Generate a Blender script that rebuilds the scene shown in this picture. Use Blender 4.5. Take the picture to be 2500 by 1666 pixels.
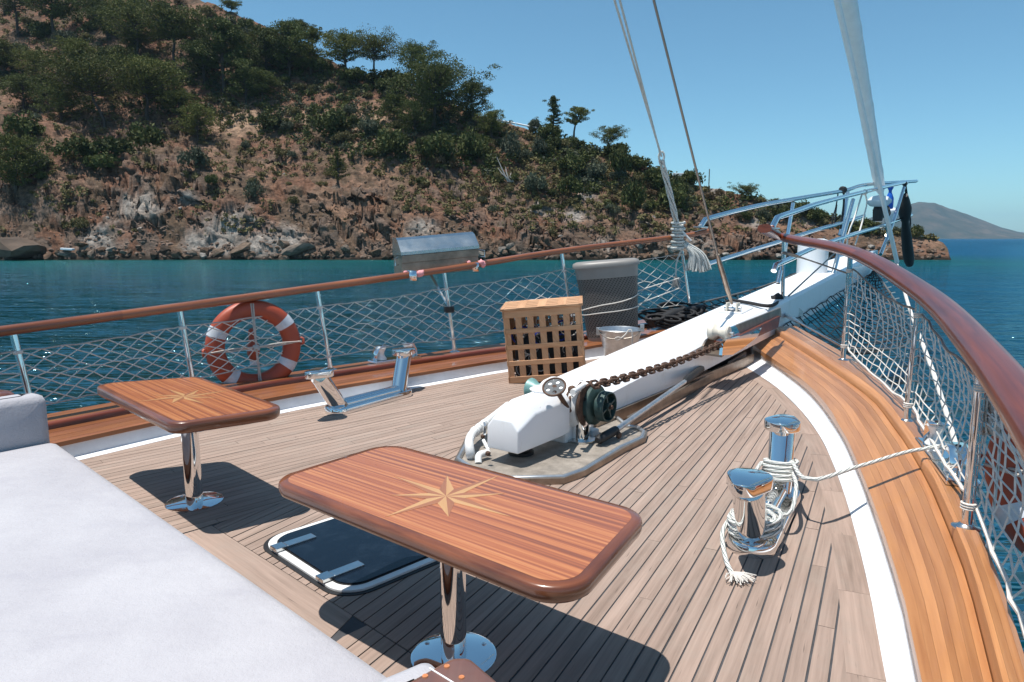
import bpy, bmesh, math, random
import numpy as np
from mathutils import Vector as V, Matrix, Euler
HAZE = True
R = math.radians
random.seed(7); RNG = np.random.RandomState(11)
SC = bpy.context.scene
for o in list(bpy.data.objects): bpy.data.objects.remove(o)
COL = SC.collection

# ------------------------------------------------------------ camera
EYE = 1.45                     # eye height above the deck
FPX = 1700.0                   # focal length in pixels of the 2500 px wide photograph
PITCH = math.atan(251 / FPX)
cam = bpy.data.cameras.new('camera'); camo = bpy.data.objects.new('camera', cam); COL.objects.link(camo)
camo.location = (0, 0, EYE); camo.rotation_euler = (R(90) - PITCH, 0, 0)
cam.sensor_width = 36; cam.lens = 36 * FPX / 2500; cam.clip_start = .05; cam.clip_end = 30000
SC.camera = camo

# ------------------------------------------------------------ sky, sun, exposure
SUNDIR = V((.22, .09, -1)).normalized()          # way the light travels
world = bpy.data.worlds.new('World'); SC.world = world; world.use_nodes = True
wn = world.node_tree; wn.nodes.clear()
sky = wn.nodes.new('ShaderNodeTexSky'); sky.sky_type = 'NISHITA'; sky.sun_disc = False
sky.sun_elevation = math.asin(-SUNDIR.z); sky.sun_rotation = math.atan2(-SUNDIR.x, -SUNDIR.y)
sky.altitude = 0; sky.air_density = .75; sky.dust_density = .5; sky.ozone_density = 2.0
bg = wn.nodes.new('ShaderNodeBackground'); bg.inputs['Strength'].default_value = .116
wo = wn.nodes.new('ShaderNodeOutputWorld')
wb = wn.nodes.new('ShaderNodeMix'); wb.data_type = 'RGBA'; wb.blend_type = 'MULTIPLY'; wb.inputs[0].default_value = 1; wb.inputs[7].default_value = (.745, 1.085, 1.04, 1)   # cool white balance of the photograph
wn.links.new(sky.outputs[0], wb.inputs[6]); wn.links.new(wb.outputs[2], bg.inputs[0]); wn.links.new(bg.outputs[0], wo.inputs[0])
sl = bpy.data.lights.new('sun', 'SUN'); sl.energy = 5.0; sl.angle = R(.53); sl.color = (1, .955, .89)
so = bpy.data.objects.new('sun', sl); COL.objects.link(so)
so.rotation_euler = SUNDIR.to_track_quat('-Z', 'Y').to_euler(); so.location = (-20, 0, 60)
SC.view_settings.view_transform = 'Standard'; SC.view_settings.look = 'None'
SC.view_settings.exposure = .32; SC.view_settings.gamma = 1; SC.view_settings.use_curve_mapping = False
SC.render.engine = 'CYCLES'
SC.cycles.max_bounces = 8; SC.cycles.glossy_bounces = 4; SC.cycles.transmission_bounces = 4
SC.cycles.volume_bounces = 0; SC.cycles.use_denoising = True

# ------------------------------------------------------------ measuring: a photograph pixel and one known coordinate give a point
def ray(px, py):
    x = px - 1250; u = 833 - py; c, s = math.cos(PITCH), math.sin(PITCH)
    return V((x, FPX * c + u * s, -FPX * s + u * c))
def at(px, py, z=0.0):
    d = ray(px, py); return V((0, 0, EYE)) + d * ((z - EYE) / d.z)
def dep(px, py, y):
    d = ray(px, py); return V((0, 0, EYE)) + d * (y / d.y)
def onplane(px, py, a, b):           # on the upright plane through a and b
    d = ray(px, py); n = V((-(b[1] - a[1]), b[0] - a[0], 0))
    return V((0, 0, EYE)) + d * ((a[0] * n.x + a[1] * n.y) / (d.x * n.x + d.y * n.y))
# boat axis: t forward along the bowsprit, o to port
PHI = R(37.1); BA = V((math.sin(PHI), math.cos(PHI), 0)); BN = V((-math.cos(PHI), math.sin(PHI), 0))
BO = V((.743, 5.306, 0)) + BN * .31
def B(t, o, z=0.0): return BO + BA * t + BN * o + V((0, 0, z))
def beamz(t): return .27 + .082 * t
def offs(pl, d):
    pl = np.array([(p[0], p[1]) for p in pl], float); t = np.gradient(pl, axis=0); t /= np.linalg.norm(t, axis=1)[:, None]
    return [V((x, y, 0)) for x, y in pl + d * np.stack([-t[:, 1], t[:, 0]], 1)]
def resamp(pts, n):                    # smooth resampling by arc length (Catmull-Rom)
    P = [V(p) for p in pts]; P = [P[0] * 2 - P[1]] + P + [P[-1] * 2 - P[-2]]
    out = []
    for i in range(1, len(P) - 2):
        p0, p1, p2, p3 = P[i - 1:i + 3]
        for k in range(16):
            t = k / 16
            out.append(.5 * ((2 * p1) + (p2 - p0) * t + (2 * p0 - 5 * p1 + 4 * p2 - p3) * t * t + (3 * p1 - p0 - 3 * p2 + p3) * t ** 3))
    out.append(P[-2])
    L = [0]
    for a, b in zip(out[:-1], out[1:]): L.append(L[-1] + (b - a).length)
    res = []; j = 0
    for k in range(n):
        s = L[-1] * k / (n - 1)
        while j < len(L) - 2 and L[j + 1] < s: j += 1
        d = L[j + 1] - L[j]; res.append(out[j].lerp(out[j + 1], (s - L[j]) / d if d > 1e-9 else 0))
    return res

# ------------------------------------------------------------ mesh building
ORG = {}
class MB:
    def __init__(s): s.v = []; s.f = []; s.uv = {}
    def add(s, vs, fs, uvs=None):
        o = len(s.v); s.v += [V(p) for p in vs]
        for f in fs: s.f.append([i + o for i in f])
        if uvs:
            for i, u in enumerate(uvs): s.uv[o + i] = u
        return s
    def box(s, c, size, M=None):
        x, y, z = [k / 2 for k in size]; c = V(c)
        vs = [V((a, b, d)) for d in (-z, z) for a, b in ((-x, -y), (x, -y), (x, y), (-x, y))]
        vs = [(M @ p if M else p) + c for p in vs]
        return s.add(vs, [[3, 2, 1, 0], [4, 5, 6, 7], [0, 1, 5, 4], [1, 2, 6, 5], [2, 3, 7, 6], [3, 0, 4, 7]])
    def hexa(s, b, t):                  # four bottom points, four top points
        return s.add(list(b) + list(t), [[3, 2, 1, 0], [4, 5, 6, 7], [0, 1, 5, 4], [1, 2, 6, 5], [2, 3, 7, 6], [3, 0, 4, 7]])
    def bar(s, a, b, w, h, up=(0, 0, 1)):
        a, b = V(a), V(b); d = (b - a).normalized(); sd = d.cross(V(up)).normalized(); u = sd.cross(d)
        q = lambda p: [p + sd * w / 2 * i + u * h / 2 * j for i, j in ((-1, -1), (1, -1), (1, 1), (-1, 1))]
        A, Bq = q(a), q(b)
        return s.add(A + Bq, [[0, 1, 2, 3], [7, 6, 5, 4], [0, 4, 5, 1], [1, 5, 6, 2], [2, 6, 7, 3], [3, 7, 4, 0]])
    def tube(s, pts, r, n=8, cap=True, closed=False, sq=1.0):
        P = [V(p) for p in pts]; m = len(P); rr = r if isinstance(r, (list, tuple)) else [r] * m
        T = []
        for i in range(m):
            a = P[(i - 1) % m] if (closed or i > 0) else P[i]; b = P[(i + 1) % m] if (closed or i < m - 1) else P[i]
            d = b - a; T.append(d.normalized() if d.length > 1e-9 else V((0, 0, 1)))
        ref = V((0, 0, 1)) if abs(T[0].z) < .9 else V((1, 0, 0))
        N = (ref - T[0] * ref.dot(T[0])).normalized(); vs = []; uv = []; L = 0
        for i in range(m):
            if i: L += (P[i] - P[i - 1]).length
            N = (N - T[i] * N.dot(T[i])).normalized(); Bn = T[i].cross(N)
            for k in range(n):
                a = 2 * math.pi * k / n; vs.append(P[i] + N * math.cos(a) * rr[i] * sq + Bn * math.sin(a) * rr[i]); uv.append((L, rr[i] * a))
        fs = []
        for i in range(m if closed else m - 1):
            j = (i + 1) % m
            for k in range(n): fs.append([i * n + k, i * n + (k + 1) % n, j * n + (k + 1) % n, j * n + k])
        if cap and not closed: fs += [list(range(n))[::-1], [(m - 1) * n + k for k in range(n)]]
        return s.add(vs, fs, uv)
    def cyl(s, a, b, r, n=16, r2=None): return s.tube([a, b], [r, r if r2 is None else r2], n)
    def lathe(s, prof, M=None, n=24, cap=True):
        M = M or Matrix(); vs = []; fs = []; m = len(prof)
        for r, z in prof:
            for k in range(n): a = 2 * math.pi * k / n; vs.append(M @ V((r * math.cos(a), r * math.sin(a), z)))
        for i in range(m - 1):
            for k in range(n): fs.append([i * n + k, i * n + (k + 1) % n, (i + 1) * n + (k + 1) % n, (i + 1) * n + k])
        if cap: fs += [list(range(n))[::-1], [(m - 1) * n + k for k in range(n)]]
        return s.add(vs, fs)
    def prism(s, poly, z0, z1):
        n = len(poly); b = [V((p[0], p[1], z0)) for p in poly]; t = [V((p[0], p[1], z1)) for p in poly]
        return s.add(b + t, [list(range(n))[::-1], list(range(n, 2 * n))] + [[i, (i + 1) % n, n + (i + 1) % n, n + i] for i in range(n)])
    def loft(s, rows, closed=False, caps=False):   # rows: cross sections with equal point counts
        m = len(rows); n = len(rows[0]); vs = []; uv = []; L = 0
        for i, r in enumerate(rows):
            if i: L += (V(r[0]) - V(rows[i - 1][0])).length
            w = 0
            for k, p in enumerate(r):
                if k: w += (V(p) - V(r[k - 1])).length
                vs.append(V(p)); uv.append((L, w))
        fs = []
        for i in range(m - 1):
            for k in range(n if closed else n - 1): fs.append([i * n + k, i * n + (k + 1) % n, (i + 1) * n + (k + 1) % n, (i + 1) * n + k])
        if caps: fs += [list(range(n))[::-1], [(m - 1) * n + k for k in range(n)]]
        return s.add(vs, fs, uv)
    def ico(s, c, r, sub=1, jit=0, sc=(1, 1, 1), rnd=random):
        bm = bmesh.new(); bmesh.ops.create_icosphere(bm, subdivisions=sub, radius=1)
        vs = [V(c) + V((v.co.x * sc[0], v.co.y * sc[1], v.co.z * sc[2])) * r * (1 + rnd.uniform(-jit, jit)) for v in bm.verts]
        fs = [[v.index for v in f.verts] for f in bm.faces]; bm.free(); return s.add(vs, fs)
    def mesh(s, name, mat, org=V((0, 0, 0)), smooth=None, bevel=0, seg=2, g=None, fix=True):
        me = bpy.data.meshes.new(name); me.from_pydata([tuple(p - org) for p in s.v], [], s.f)
        uvl = me.uv_layers.new(name='UVMap'); g = V(g).normalized() if g is not None else V((1, 0, 0)); gp = V((0, 0, 1)).cross(g)
        if gp.length < .1: gp = V((1, 0, 0))
        buf = np.zeros(len(me.loops) * 2, np.float32)
        for i, l in enumerate(me.loops):
            u = s.uv.get(l.vertex_index)
            if u is None: p = s.v[l.vertex_index]; u = (p.dot(g), p.dot(gp) + .7 * p.z)
            buf[2 * i] = u[0]; buf[2 * i + 1] = u[1]
        uvl.data.foreach_set('uv', buf)
        if fix or bevel:
            bm = bmesh.new(); bm.from_mesh(me)
            if bevel:
                es = [e for e in bm.edges if len(e.link_faces) == 2 and e.calc_face_angle(0) > .5]
                bmesh.ops.bevel(bm, geom=es, offset=bevel, segments=seg, profile=.5, affect='EDGES', clamp_overlap=True)
            bmesh.ops.recalc_face_normals(bm, faces=bm.faces); bm.to_mesh(me); bm.free()
        if smooth is not None:
            me.shade_smooth()
            if smooth < 179: me.set_sharp_from_angle(angle=R(smooth))
        if mat: me.materials.append(mat)
        return me
    def build(s, name, mat, parent=None, **k):
        if parent is not None: org = ORG[parent.name]; loc = V((0, 0, 0))
        else:
            n = len(s.v); c = sum(s.v, V((0, 0, 0))) / max(1, n); org = V((c.x, c.y, min(p.z for p in s.v))); loc = org
        o = bpy.data.objects.new(name, s.mesh(name, mat, org, **k)); COL.objects.link(o); o.location = loc
        o.parent = parent; ORG[o.name] = org; return o
def tag(o, label, cat=None, group=None, kind=None):
    if label: o['label'] = label
    if cat: o['category'] = cat
    if group: o['group'] = group
    if kind: o['kind'] = kind
    return o
def struct(o, label=None): o['kind'] = 'structure'; return tag(o, label)
def thing(name, label, cat, loc, group=None):
    o = bpy.data.objects.new(name, None); COL.objects.link(o); o.location = loc; o.empty_display_size = .1
    ORG[o.name] = V(loc); return tag(o, label, cat, group)
def place(name, me, loc, parent=None, rot=(0, 0, 0), sc=(1, 1, 1)):
    o = bpy.data.objects.new(name, me); COL.objects.link(o); o.location = loc; o.rotation_euler = rot; o.scale = sc; o.parent = parent
    return o
def dup(o, parent=None):
    c = o.copy(); COL.objects.link(c); c.parent = parent
    for ch in list(o.children): dup(ch, c)
    return c

# ------------------------------------------------------------ materials
def newmat(name):
    m = bpy.data.materials.new(name); m.use_nodes = True; nt = m.node_tree
    return m, nt, nt.nodes['Principled BSDF']
def nd(nt, typ, **k):
    n = nt.nodes.new(typ)
    for a, b in k.items():
        if a.startswith('i_'):
            key = a[2:].replace('_', ' ')
            n.inputs[key].default_value = b
        else: setattr(n, a, b)
    return n
def ramp(nt, src, stops, out=None):
    r = nt.nodes.new('ShaderNodeValToRGB'); e = r.color_ramp.elements
    while len(e) < len(stops): e.new(.5)
    for i, (p, c) in enumerate(stops): e[i].position = p; e[i].color = (*c, 1)
    nt.links.new(src, r.inputs[0])
    if out: nt.links.new(r.outputs[0], out)
    return r.outputs[0]
def mixc(nt, a, b, f, mode='MIX'):
    m = nt.nodes.new('ShaderNodeMix'); m.data_type = 'RGBA'; m.blend_type = mode
    for sock, x in ((m.inputs[6], a), (m.inputs[7], b), (m.inputs[0], f)):
        if hasattr(x, 'is_linked') or hasattr(x, 'links'): nt.links.new(x, sock)
        elif isinstance(x, (tuple, list)): sock.default_value = (*x, 1)
        else: sock.default_value = x
    return m.outputs[2]
def coord(nt, kind='Object', scale=(1, 1, 1), rot=(0, 0, 0)):
    tc = nt.nodes.new('ShaderNodeTexCoord'); mp = nt.nodes.new('ShaderNodeMapping')
    mp.inputs['Scale'].default_value = scale; mp.inputs['Rotation'].default_value = rot
    nt.links.new(tc.outputs[kind], mp.inputs[0]); return mp.outputs[0]
def noise(nt, vec, scale, detail=4, rough=.6, dist=0):
    n = nd(nt, 'ShaderNodeTexNoise', i_Scale=scale, i_Detail=detail, i_Roughness=rough, i_Distortion=dist)
    if vec is not None: nt.links.new(vec, n.inputs['Vector'])
    return n.outputs[0]
def bump(nt, h, bs, strength=.3, dist=.01):
    b = nd(nt, 'ShaderNodeBump', i_Strength=strength, i_Distance=dist)
    nt.links.new(h, b.inputs['Height']); nt.links.new(b.outputs[0], bs.inputs['Normal']); return b
def plain(name, col, rough=.5, metal=0, var=.12, nscale=12, bumps=0, coat=0, spec=None, rvar=.0):
    m, nt, b = newmat(name); c = coord(nt)
    n = noise(nt, c, nscale, 5, .65)
    ramp(nt, n, [(.25, tuple(x * (1 - var) for x in col)), (.75, tuple(min(1, x * (1 + var)) for x in col))], b.inputs['Base Color'])
    b.inputs['Roughness'].default_value = rough; b.inputs['Metallic'].default_value = metal
    if rvar:
        mr = nd(nt, 'ShaderNodeMapRange'); mr.inputs[3].default_value = max(0, rough - rvar); mr.inputs[4].default_value = rough + rvar
        nt.links.new(noise(nt, c, nscale * .6, 4), mr.inputs[0]); nt.links.new(mr.outputs[0], b.inputs['Roughness'])
    if coat: b.inputs['Coat Weight'].default_value = coat; b.inputs['Coat Roughness'].default_value = .06
    if spec is not None: b.inputs['Specular IOR Level'].default_value = spec
    if bumps: bump(nt, noise(nt, c, nscale * 4, 4), b, bumps, .004)
    return m
def wood(name, dark, light, rough=.4, coat=0.0, gs=(2.2, 42), use='UV', rnd=.0, crack=0, wear=None, mid=.5):
    m, nt, b = newmat(name)
    v = coord(nt, use, (gs[0], gs[1], gs[1])); v2 = coord(nt, use, (gs[0] * .5, gs[1] * .16, gs[1] * .16))
    oi = nt.nodes.new('ShaderNodeObjectInfo')
    if rnd:
        def shift(x):
            a = nd(nt, 'ShaderNodeVectorMath', operation='ADD'); nt.links.new(x, a.inputs[0])
            s = nd(nt, 'ShaderNodeVectorMath', operation='SCALE'); s.inputs['Scale'].default_value = 60; cb = nt.nodes.new('ShaderNodeCombineXYZ')
            for i in range(3): nt.links.new(oi.outputs['Random'], cb.inputs[i])
            nt.links.new(cb.outputs[0], s.inputs[0]); nt.links.new(s.outputs[0], a.inputs[1]); return a.outputs[0]
        v = shift(v); v2 = shift(v2)
    fine = noise(nt, v, 1.0, 6, .62, .4); big = noise(nt, v2, 1.0, 3, .5, .6)
    mth = nd(nt, 'ShaderNodeMath', operation='MULTIPLY_ADD'); mth.inputs[1].default_value = .55
    nt.links.new(fine, mth.inputs[0])
    m2 = nd(nt, 'ShaderNodeMath', operation='MULTIPLY'); m2.inputs[1].default_value = .45; nt.links.new(big, m2.inputs[0]); nt.links.new(m2.outputs[0], mth.inputs[2])
    md = tuple(d + (l - d) * mid for d, l in zip(dark, light))
    c = ramp(nt, mth.outputs[0], [(.32, dark), (.5, md), (.68, light)])
    if rnd:
        hv = nt.nodes.new('ShaderNodeHueSaturation'); mr = nd(nt, 'ShaderNodeMapRange'); mr.inputs[3].default_value = 1 - rnd; mr.inputs[4].default_value = 1 + rnd
        nt.links.new(oi.outputs['Random'], mr.inputs[0]); nt.links.new(mr.outputs[0], hv.inputs['Value']); nt.links.new(c, hv.inputs['Color']); c = hv.outputs[0]
    if crack:
        vc = coord(nt, use, (gs[0] * 2.2, gs[1] * 1.6, gs[1] * 1.6)); k = noise(nt, vc, 1.0, 2, .5)
        c = mixc(nt, c, tuple(x * .35 for x in dark), ramp(nt, k, [(.68, (0, 0, 0)), (.74, (crack,) * 3)]))
    if wear:
        k = noise(nt, coord(nt, 'Object', (1, 1, 1)), 1.6, 5, .7); c = mixc(nt, c, wear, ramp(nt, k, [(.48, (0, 0, 0)), (.68, (.55,) * 3)]))
    nt.links.new(c, b.inputs['Base Color']); b.inputs['Roughness'].default_value = rough
    if coat: b.inputs['Coat Weight'].default_value = coat; b.inputs['Coat Roughness'].default_value = .05
    bump(nt, fine, b, .12 if coat else .3, .002)
    return m
M = {}
M['deck'] = wood('weathered_teak', (.195, .138, .108), (.378, .274, .222), .78, gs=(2.0, 60), use='Object', rnd=.05, crack=.75, wear=(.29, .235, .195))
M['caulk'] = plain('black_caulk', (.05, .05, .055), .7, var=.5, nscale=9)
M['bench'] = wood('varnished_teak', (.30, .122, .045), (.50, .235, .095), .36, .3, gs=(1.6, 34), rnd=.2)
M['rail'] = wood('varnished_mahogany', (.060, .012, .006), (.235, .052, .020), .34, .25, gs=(1.5, 30), rnd=.05)
M['port_rail'] = wood('varnished_teak_rail', (.16, .045, .016), (.36, .125, .045), .3, .7, gs=(1.5, 36), rnd=.05)
M['edge'] = wood('dark_mahogany_edge', (.075, .022, .010), (.27, .085, .032), .28, .6, gs=(2, 40))
M['port_bench'] = wood('dark_varnished_teak', (.13, .042, .016), (.34, .13, .05), .32, .5, gs=(1.6, 34), rnd=.15)
def stripes():
    m, nt, b = newmat('ribbon_mahogany'); v = coord(nt, 'UV', (.45, 58, 58)); n = noise(nt, v, 1.0, 2, .45, .3)
    f = noise(nt, coord(nt, 'UV', (7, 260, 260)), 1.0, 4, .6); big = noise(nt, coord(nt, 'UV', (.8, 3, 3)), 1.0, 2)
    c = ramp(nt, n, [(.34, (.19, .060, .024)), (.46, (.36, .112, .036)), (.58, (.51, .190, .062)), (.70, (.57, .245, .088))])
    c = mixc(nt, c, (.30, .085, .032), ramp(nt, f, [(.35, (.4,) * 3), (.6, (0, 0, 0))]))
    c = mixc(nt, c, (.34, .10, .04), ramp(nt, big, [(.4, (0, 0, 0)), (.7, (.35,) * 3)]))
    k = noise(nt, coord(nt, 'UV', (14, 60, 60)), 1.0, 1); c = mixc(nt, c, (.07, .02, .012), ramp(nt, k, [(.80, (0, 0, 0)), (.84, (.8,) * 3)]))
    nt.links.new(c, b.inputs['Base Color']); b.inputs['Roughness'].default_value = .34
    b.inputs['Coat Weight'].default_value = .55; b.inputs['Coat Roughness'].default_value = .08; bump(nt, f, b, .05, .001); return m
M['table'] = stripes()
M['inlay_light'] = wood('maple_inlay', (.46, .235, .088), (.56, .32, .135), .34, .5, gs=(6, 120))
M['inlay_dark'] = wood('walnut_inlay', (.27, .098, .038), (.38, .150, .060), .34, .5, gs=(6, 120))
M['crate'] = wood('bare_pine', (.36, .175, .080), (.62, .35, .19), .6, 0, gs=(4, 60), use='UV', rnd=.12, crack=.35)
M['chrome'] = plain('polished_steel', (.80, .80, .80), .045, 1, .03, 4, rvar=.03)
M['steel'] = plain('worn_steel', (.62, .62, .61), .22, 1, .12, 8, rvar=.12)
M['stained_steel'] = plain('stained_steel', (.30, .24, .19), .38, .8, .4, 7, rvar=.15)
M['plate'] = plain('galvanised_deck_plate', (.27, .235, .20), .6, .15, .45, 9, .25)
M['wheel'] = plain('dull_grey_iron', (.13, .135, .14), .65, 0, .3, 30, .2, spec=.15)
M['galv'] = plain('galvanised_zinc', (.52, .53, .54), .36, .85, .22, 14, rvar=.1)
M['white'] = plain('white_gelcoat', (.80, .80, .81), .28, 0, .04, 3, coat=.35)
M['whitewall'] = plain('white_deck_paint', (.74, .74, .755), .5, 0, .10, 7, .15)
def dirty_white():
    m, nt, b = newmat('chipped_white_paint'); c = coord(nt); k = noise(nt, c, 22, 6, .7); k2 = noise(nt, c, 3, 3)
    a = ramp(nt, k, [(.62, (.74, .74, .73)), (.68, (.20, .10, .06))]); c2 = mixc(nt, (.76, .76, .76), a, ramp(nt, k2, [(.42, (0, 0, 0)), (.56, (1, 1, 1))]))
    nt.links.new(c2, b.inputs['Base Color']); b.inputs['Roughness'].default_value = .5; return m
M['dirty_white'] = dirty_white()
def spar():
    m, nt, b = newmat('scuffed_white_spar'); c = coord(nt); k = noise(nt, coord(nt, 'Object', (3, 3, 1.2)), 2.4, 6, .7); k2 = noise(nt, c, 26, 5, .7)
    a = mixc(nt, (.80, .80, .81), (.56, .52, .47), ramp(nt, k, [(.55, (0, 0, 0)), (.8, (.5,) * 3)])); a = mixc(nt, a, (.24, .15, .10), ramp(nt, k2, [(.70, (0, 0, 0)), (.74, (.75,) * 3)]))
    nt.links.new(a, b.inputs['Base Color']); b.inputs['Roughness'].default_value = .35; b.inputs['Coat Weight'].default_value = .2; return m
M['spar'] = spar()
M['cream'] = plain('cream_nylon', (.72, .66, .56), .4, 0, .12, 18)
M['rust'] = plain('rusty_iron', (.095, .052, .034), .85, .1, .6, 30, .6)
M['teal'] = plain('teal_enamel', (.030, .062, .058), .55, .1, .5, 16, .15)
M['palteal'] = plain('pale_teal_enamel', (.16, .31, .29), .42, .1, .2, 16, .1)
M['black'] = plain('black_rubber', (.012, .012, .013), .55)
M['cord'] = plain('white_cord', (.62, .585, .54), .85, 0, .15, 40)
M['greycord'] = plain('weathered_cord', (.42, .39, .36), .9, 0, .2, 40)
M['blackcord'] = plain('black_cord', (.012, .012, .014), .8)
M['wire'] = plain('stay_wire', (.30, .27, .24), .45, .8, .2, 60)
def flecked():
    m, nt, b = newmat('flecked_rope'); w = nd(nt, 'ShaderNodeTexWave', i_Scale=7.0, i_Distortion=0.6); w.bands_direction = 'DIAGONAL'
    v = coord(nt, 'UV', (1.2, 6, 1)); nt.links.new(v, w.inputs[0])
    c = ramp(nt, w.outputs[0], [(.80, (.70, .685, .65)), (.9, (.09, .14, .13))]); nt.links.new(c, b.inputs['Base Color']); b.inputs['Roughness'].default_value = .85
    w2 = nd(nt, 'ShaderNodeTexWave', i_Scale=40.0); w2.bands_direction = 'DIAGONAL'; nt.links.new(coord(nt, 'UV', (1, 2, 1)), w2.inputs[0]); bump(nt, w2.outputs[0], b, .5, .003); return m
M['fleck'] = flecked()
def towel():
    m, nt, b = newmat('grey_towelling'); c = coord(nt); n1 = noise(nt, c, 2.2, 5, .65); n2 = noise(nt, c, 150, 3, .8)
    n3 = noise(nt, coord(nt, 'Object', (3, 9, 9), (0, 0, R(-47))), 1, 4, .6)
    a = ramp(nt, n1, [(.3, (.375, .36, .385)), (.7, (.45, .435, .455))]); a = mixc(nt, a, (.345, .33, .365), ramp(nt, n3, [(.55, (0, 0, 0)), (.75, (.5,) * 3)]))
    nt.links.new(a, b.inputs['Base Color']); b.inputs['Roughness'].default_value = .95; b.inputs['Sheen Weight'].default_value = .25
    b.inputs['Specular IOR Level'].default_value = .1
    add = nd(nt, 'ShaderNodeMath', operation='ADD'); nt.links.new(n2, add.inputs[0])
    q = nd(nt, 'ShaderNodeMath', operation='MULTIPLY'); q.inputs[1].default_value = 3; nt.links.new(noise(nt, c, 26, 4, .7), q.inputs[0]); nt.links.new(q.outputs[0], add.inputs[1])
    bump(nt, add.outputs[0], b, .55, .004); return m
M['towel'] = towel()
def glass():
    m, nt, b = newmat('smoked_hatch_glass'); n = noise(nt, coord(nt), 9, 6, .75)
    ramp(nt, n, [(.5, (.004, .007, .013)), (.85, (.014, .022, .034))], b.inputs['Base Color']); b.inputs['Roughness'].default_value = .16; b.inputs['Specular IOR Level'].default_value = .28; return m
M['glass'] = glass()
def holes():
    m, nt, b = newmat('perforated_plastic'); v = coord(nt, 'UV', (1, 1, 1))
    vo = nd(nt, 'ShaderNodeTexVoronoi', i_Scale=34.0, i_Randomness=.0); nt.links.new(coord(nt, 'UV', (1, 1, 1), (0, 0, R(45))), vo.inputs['Vector'])
    k = ramp(nt, vo.outputs['Distance'], [(.27, (0, 0, 0)), (.33, (1, 1, 1))])
    c = mixc(nt, (.012, .012, .012), (.125, .118, .11), k); nt.links.new(c, b.inputs['Base Color']); b.inputs['Roughness'].default_value = .5
    bump(nt, k, b, .8, .004); return m
M['perf'] = holes()
M['greyplastic'] = plain('taupe_plastic', (.23, .215, .20), .45, 0, .06, 8)
M['orange'] = plain('orange_ring_plastic', (.34, .055, .022), .5, 0, .12, 5, .08)
M['reflect'] = plain('white_reflective_tape', (.55, .57, .61), .5, 0, .2, 20)
M['pink'] = plain('pink_cloth', (.75, .33, .34), .9, 0, .15, 30, .3)
M['blue'] = plain('blue_plastic', (.01, .10, .48), .3, 0, .1)
M['blueline'] = plain('blue_line', (.015, .04, .32), .7, 0, .1)
M['alu'] = plain('scuffed_aluminium', (.58, .58, .58), .3, .85, .25, 20, rvar=.1)
M['sail'] = plain('furled_sailcloth', (.82, .82, .82), .75, 0, .06, 6, .2)
M['pvc'] = plain('white_pvc', (.70, .70, .69), .4, 0, .1, 20)
M['capwood'] = wood('weathered_varnish', (.07, .022, .014), (.20, .075, .045), .35, .5, gs=(3, 26), wear=(.20, .13, .105))
M['plug'] = plain('copper_plug', (.55, .20, .08), .4, .1, .3, 90)
M['lens'] = plain('clear_lamp_lens', (.62, .66, .70), .08, 0, .05, 6)
M['hull'] = plain('white_hull', (.75, .75, .77), .35)
# ------------------------------------------------------------ large structure: sea, shore, hills
SEA = -1.6; SHORE = 99.0
def hsh(ix, iy, iz=0, s=0):
    h = (ix.astype(np.int64) * 374761393 + iy.astype(np.int64) * 668265263 + np.asarray(iz).astype(np.int64) * 2147483647 + s * 974711) & 0xffffffff
    h = ((h ^ (h >> 13)) * 1274126177) & 0xffffffff; h = (h ^ (h >> 16)) & 0xffffffff
    return h / 4294967295.0
def vnoise(x, y, s=0):
    ix, iy = np.floor(x), np.floor(y); fx, fy = x - ix, y - iy; fx = fx * fx * (3 - 2 * fx); fy = fy * fy * (3 - 2 * fy)
    a, b, c, d = hsh(ix, iy, 0, s), hsh(ix + 1, iy, 0, s), hsh(ix, iy + 1, 0, s), hsh(ix + 1, iy + 1, 0, s)
    return (a * (1 - fx) + b * fx) * (1 - fy) + (c * (1 - fx) + d * fx) * fy
def fbm(x, y, o=4, s=0, g=.5):
    t = 0; a = 1; w = 0
    for i in range(o): t = t + a * vnoise(x * 2 ** i, y * 2 ** i, s + i); w += a; a *= g
    return t / w
def ridged(x, y, o=4, s=0, g=.55):
    t = 0; a = 1; w = 0
    for i in range(o): t = t + a * (1 - np.abs(2 * vnoise(x * 2 ** i, y * 2 ** i, s + i) - 1)); w += a; a *= g
    return t / w
def worley(x, y, s=0):      # distance to nearest cell point, and that cell's random value
    ix, iy = np.floor(x), np.floor(y); best = np.full(x.shape, 9.); val = np.zeros(x.shape)
    for dx in (-1, 0, 1):
        for dy in (-1, 0, 1):
            cx, cy = ix + dx, iy + dy; d = (cx + hsh(cx, cy, 0, s + 3) - x) ** 2 + (cy + hsh(cx, cy, 0, s + 5) - y) ** 2
            m = d < best; best = np.where(m, d, best); val = np.where(m, hsh(cx, cy, 0, s + 9), val)
    return np.sqrt(best), val
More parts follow.
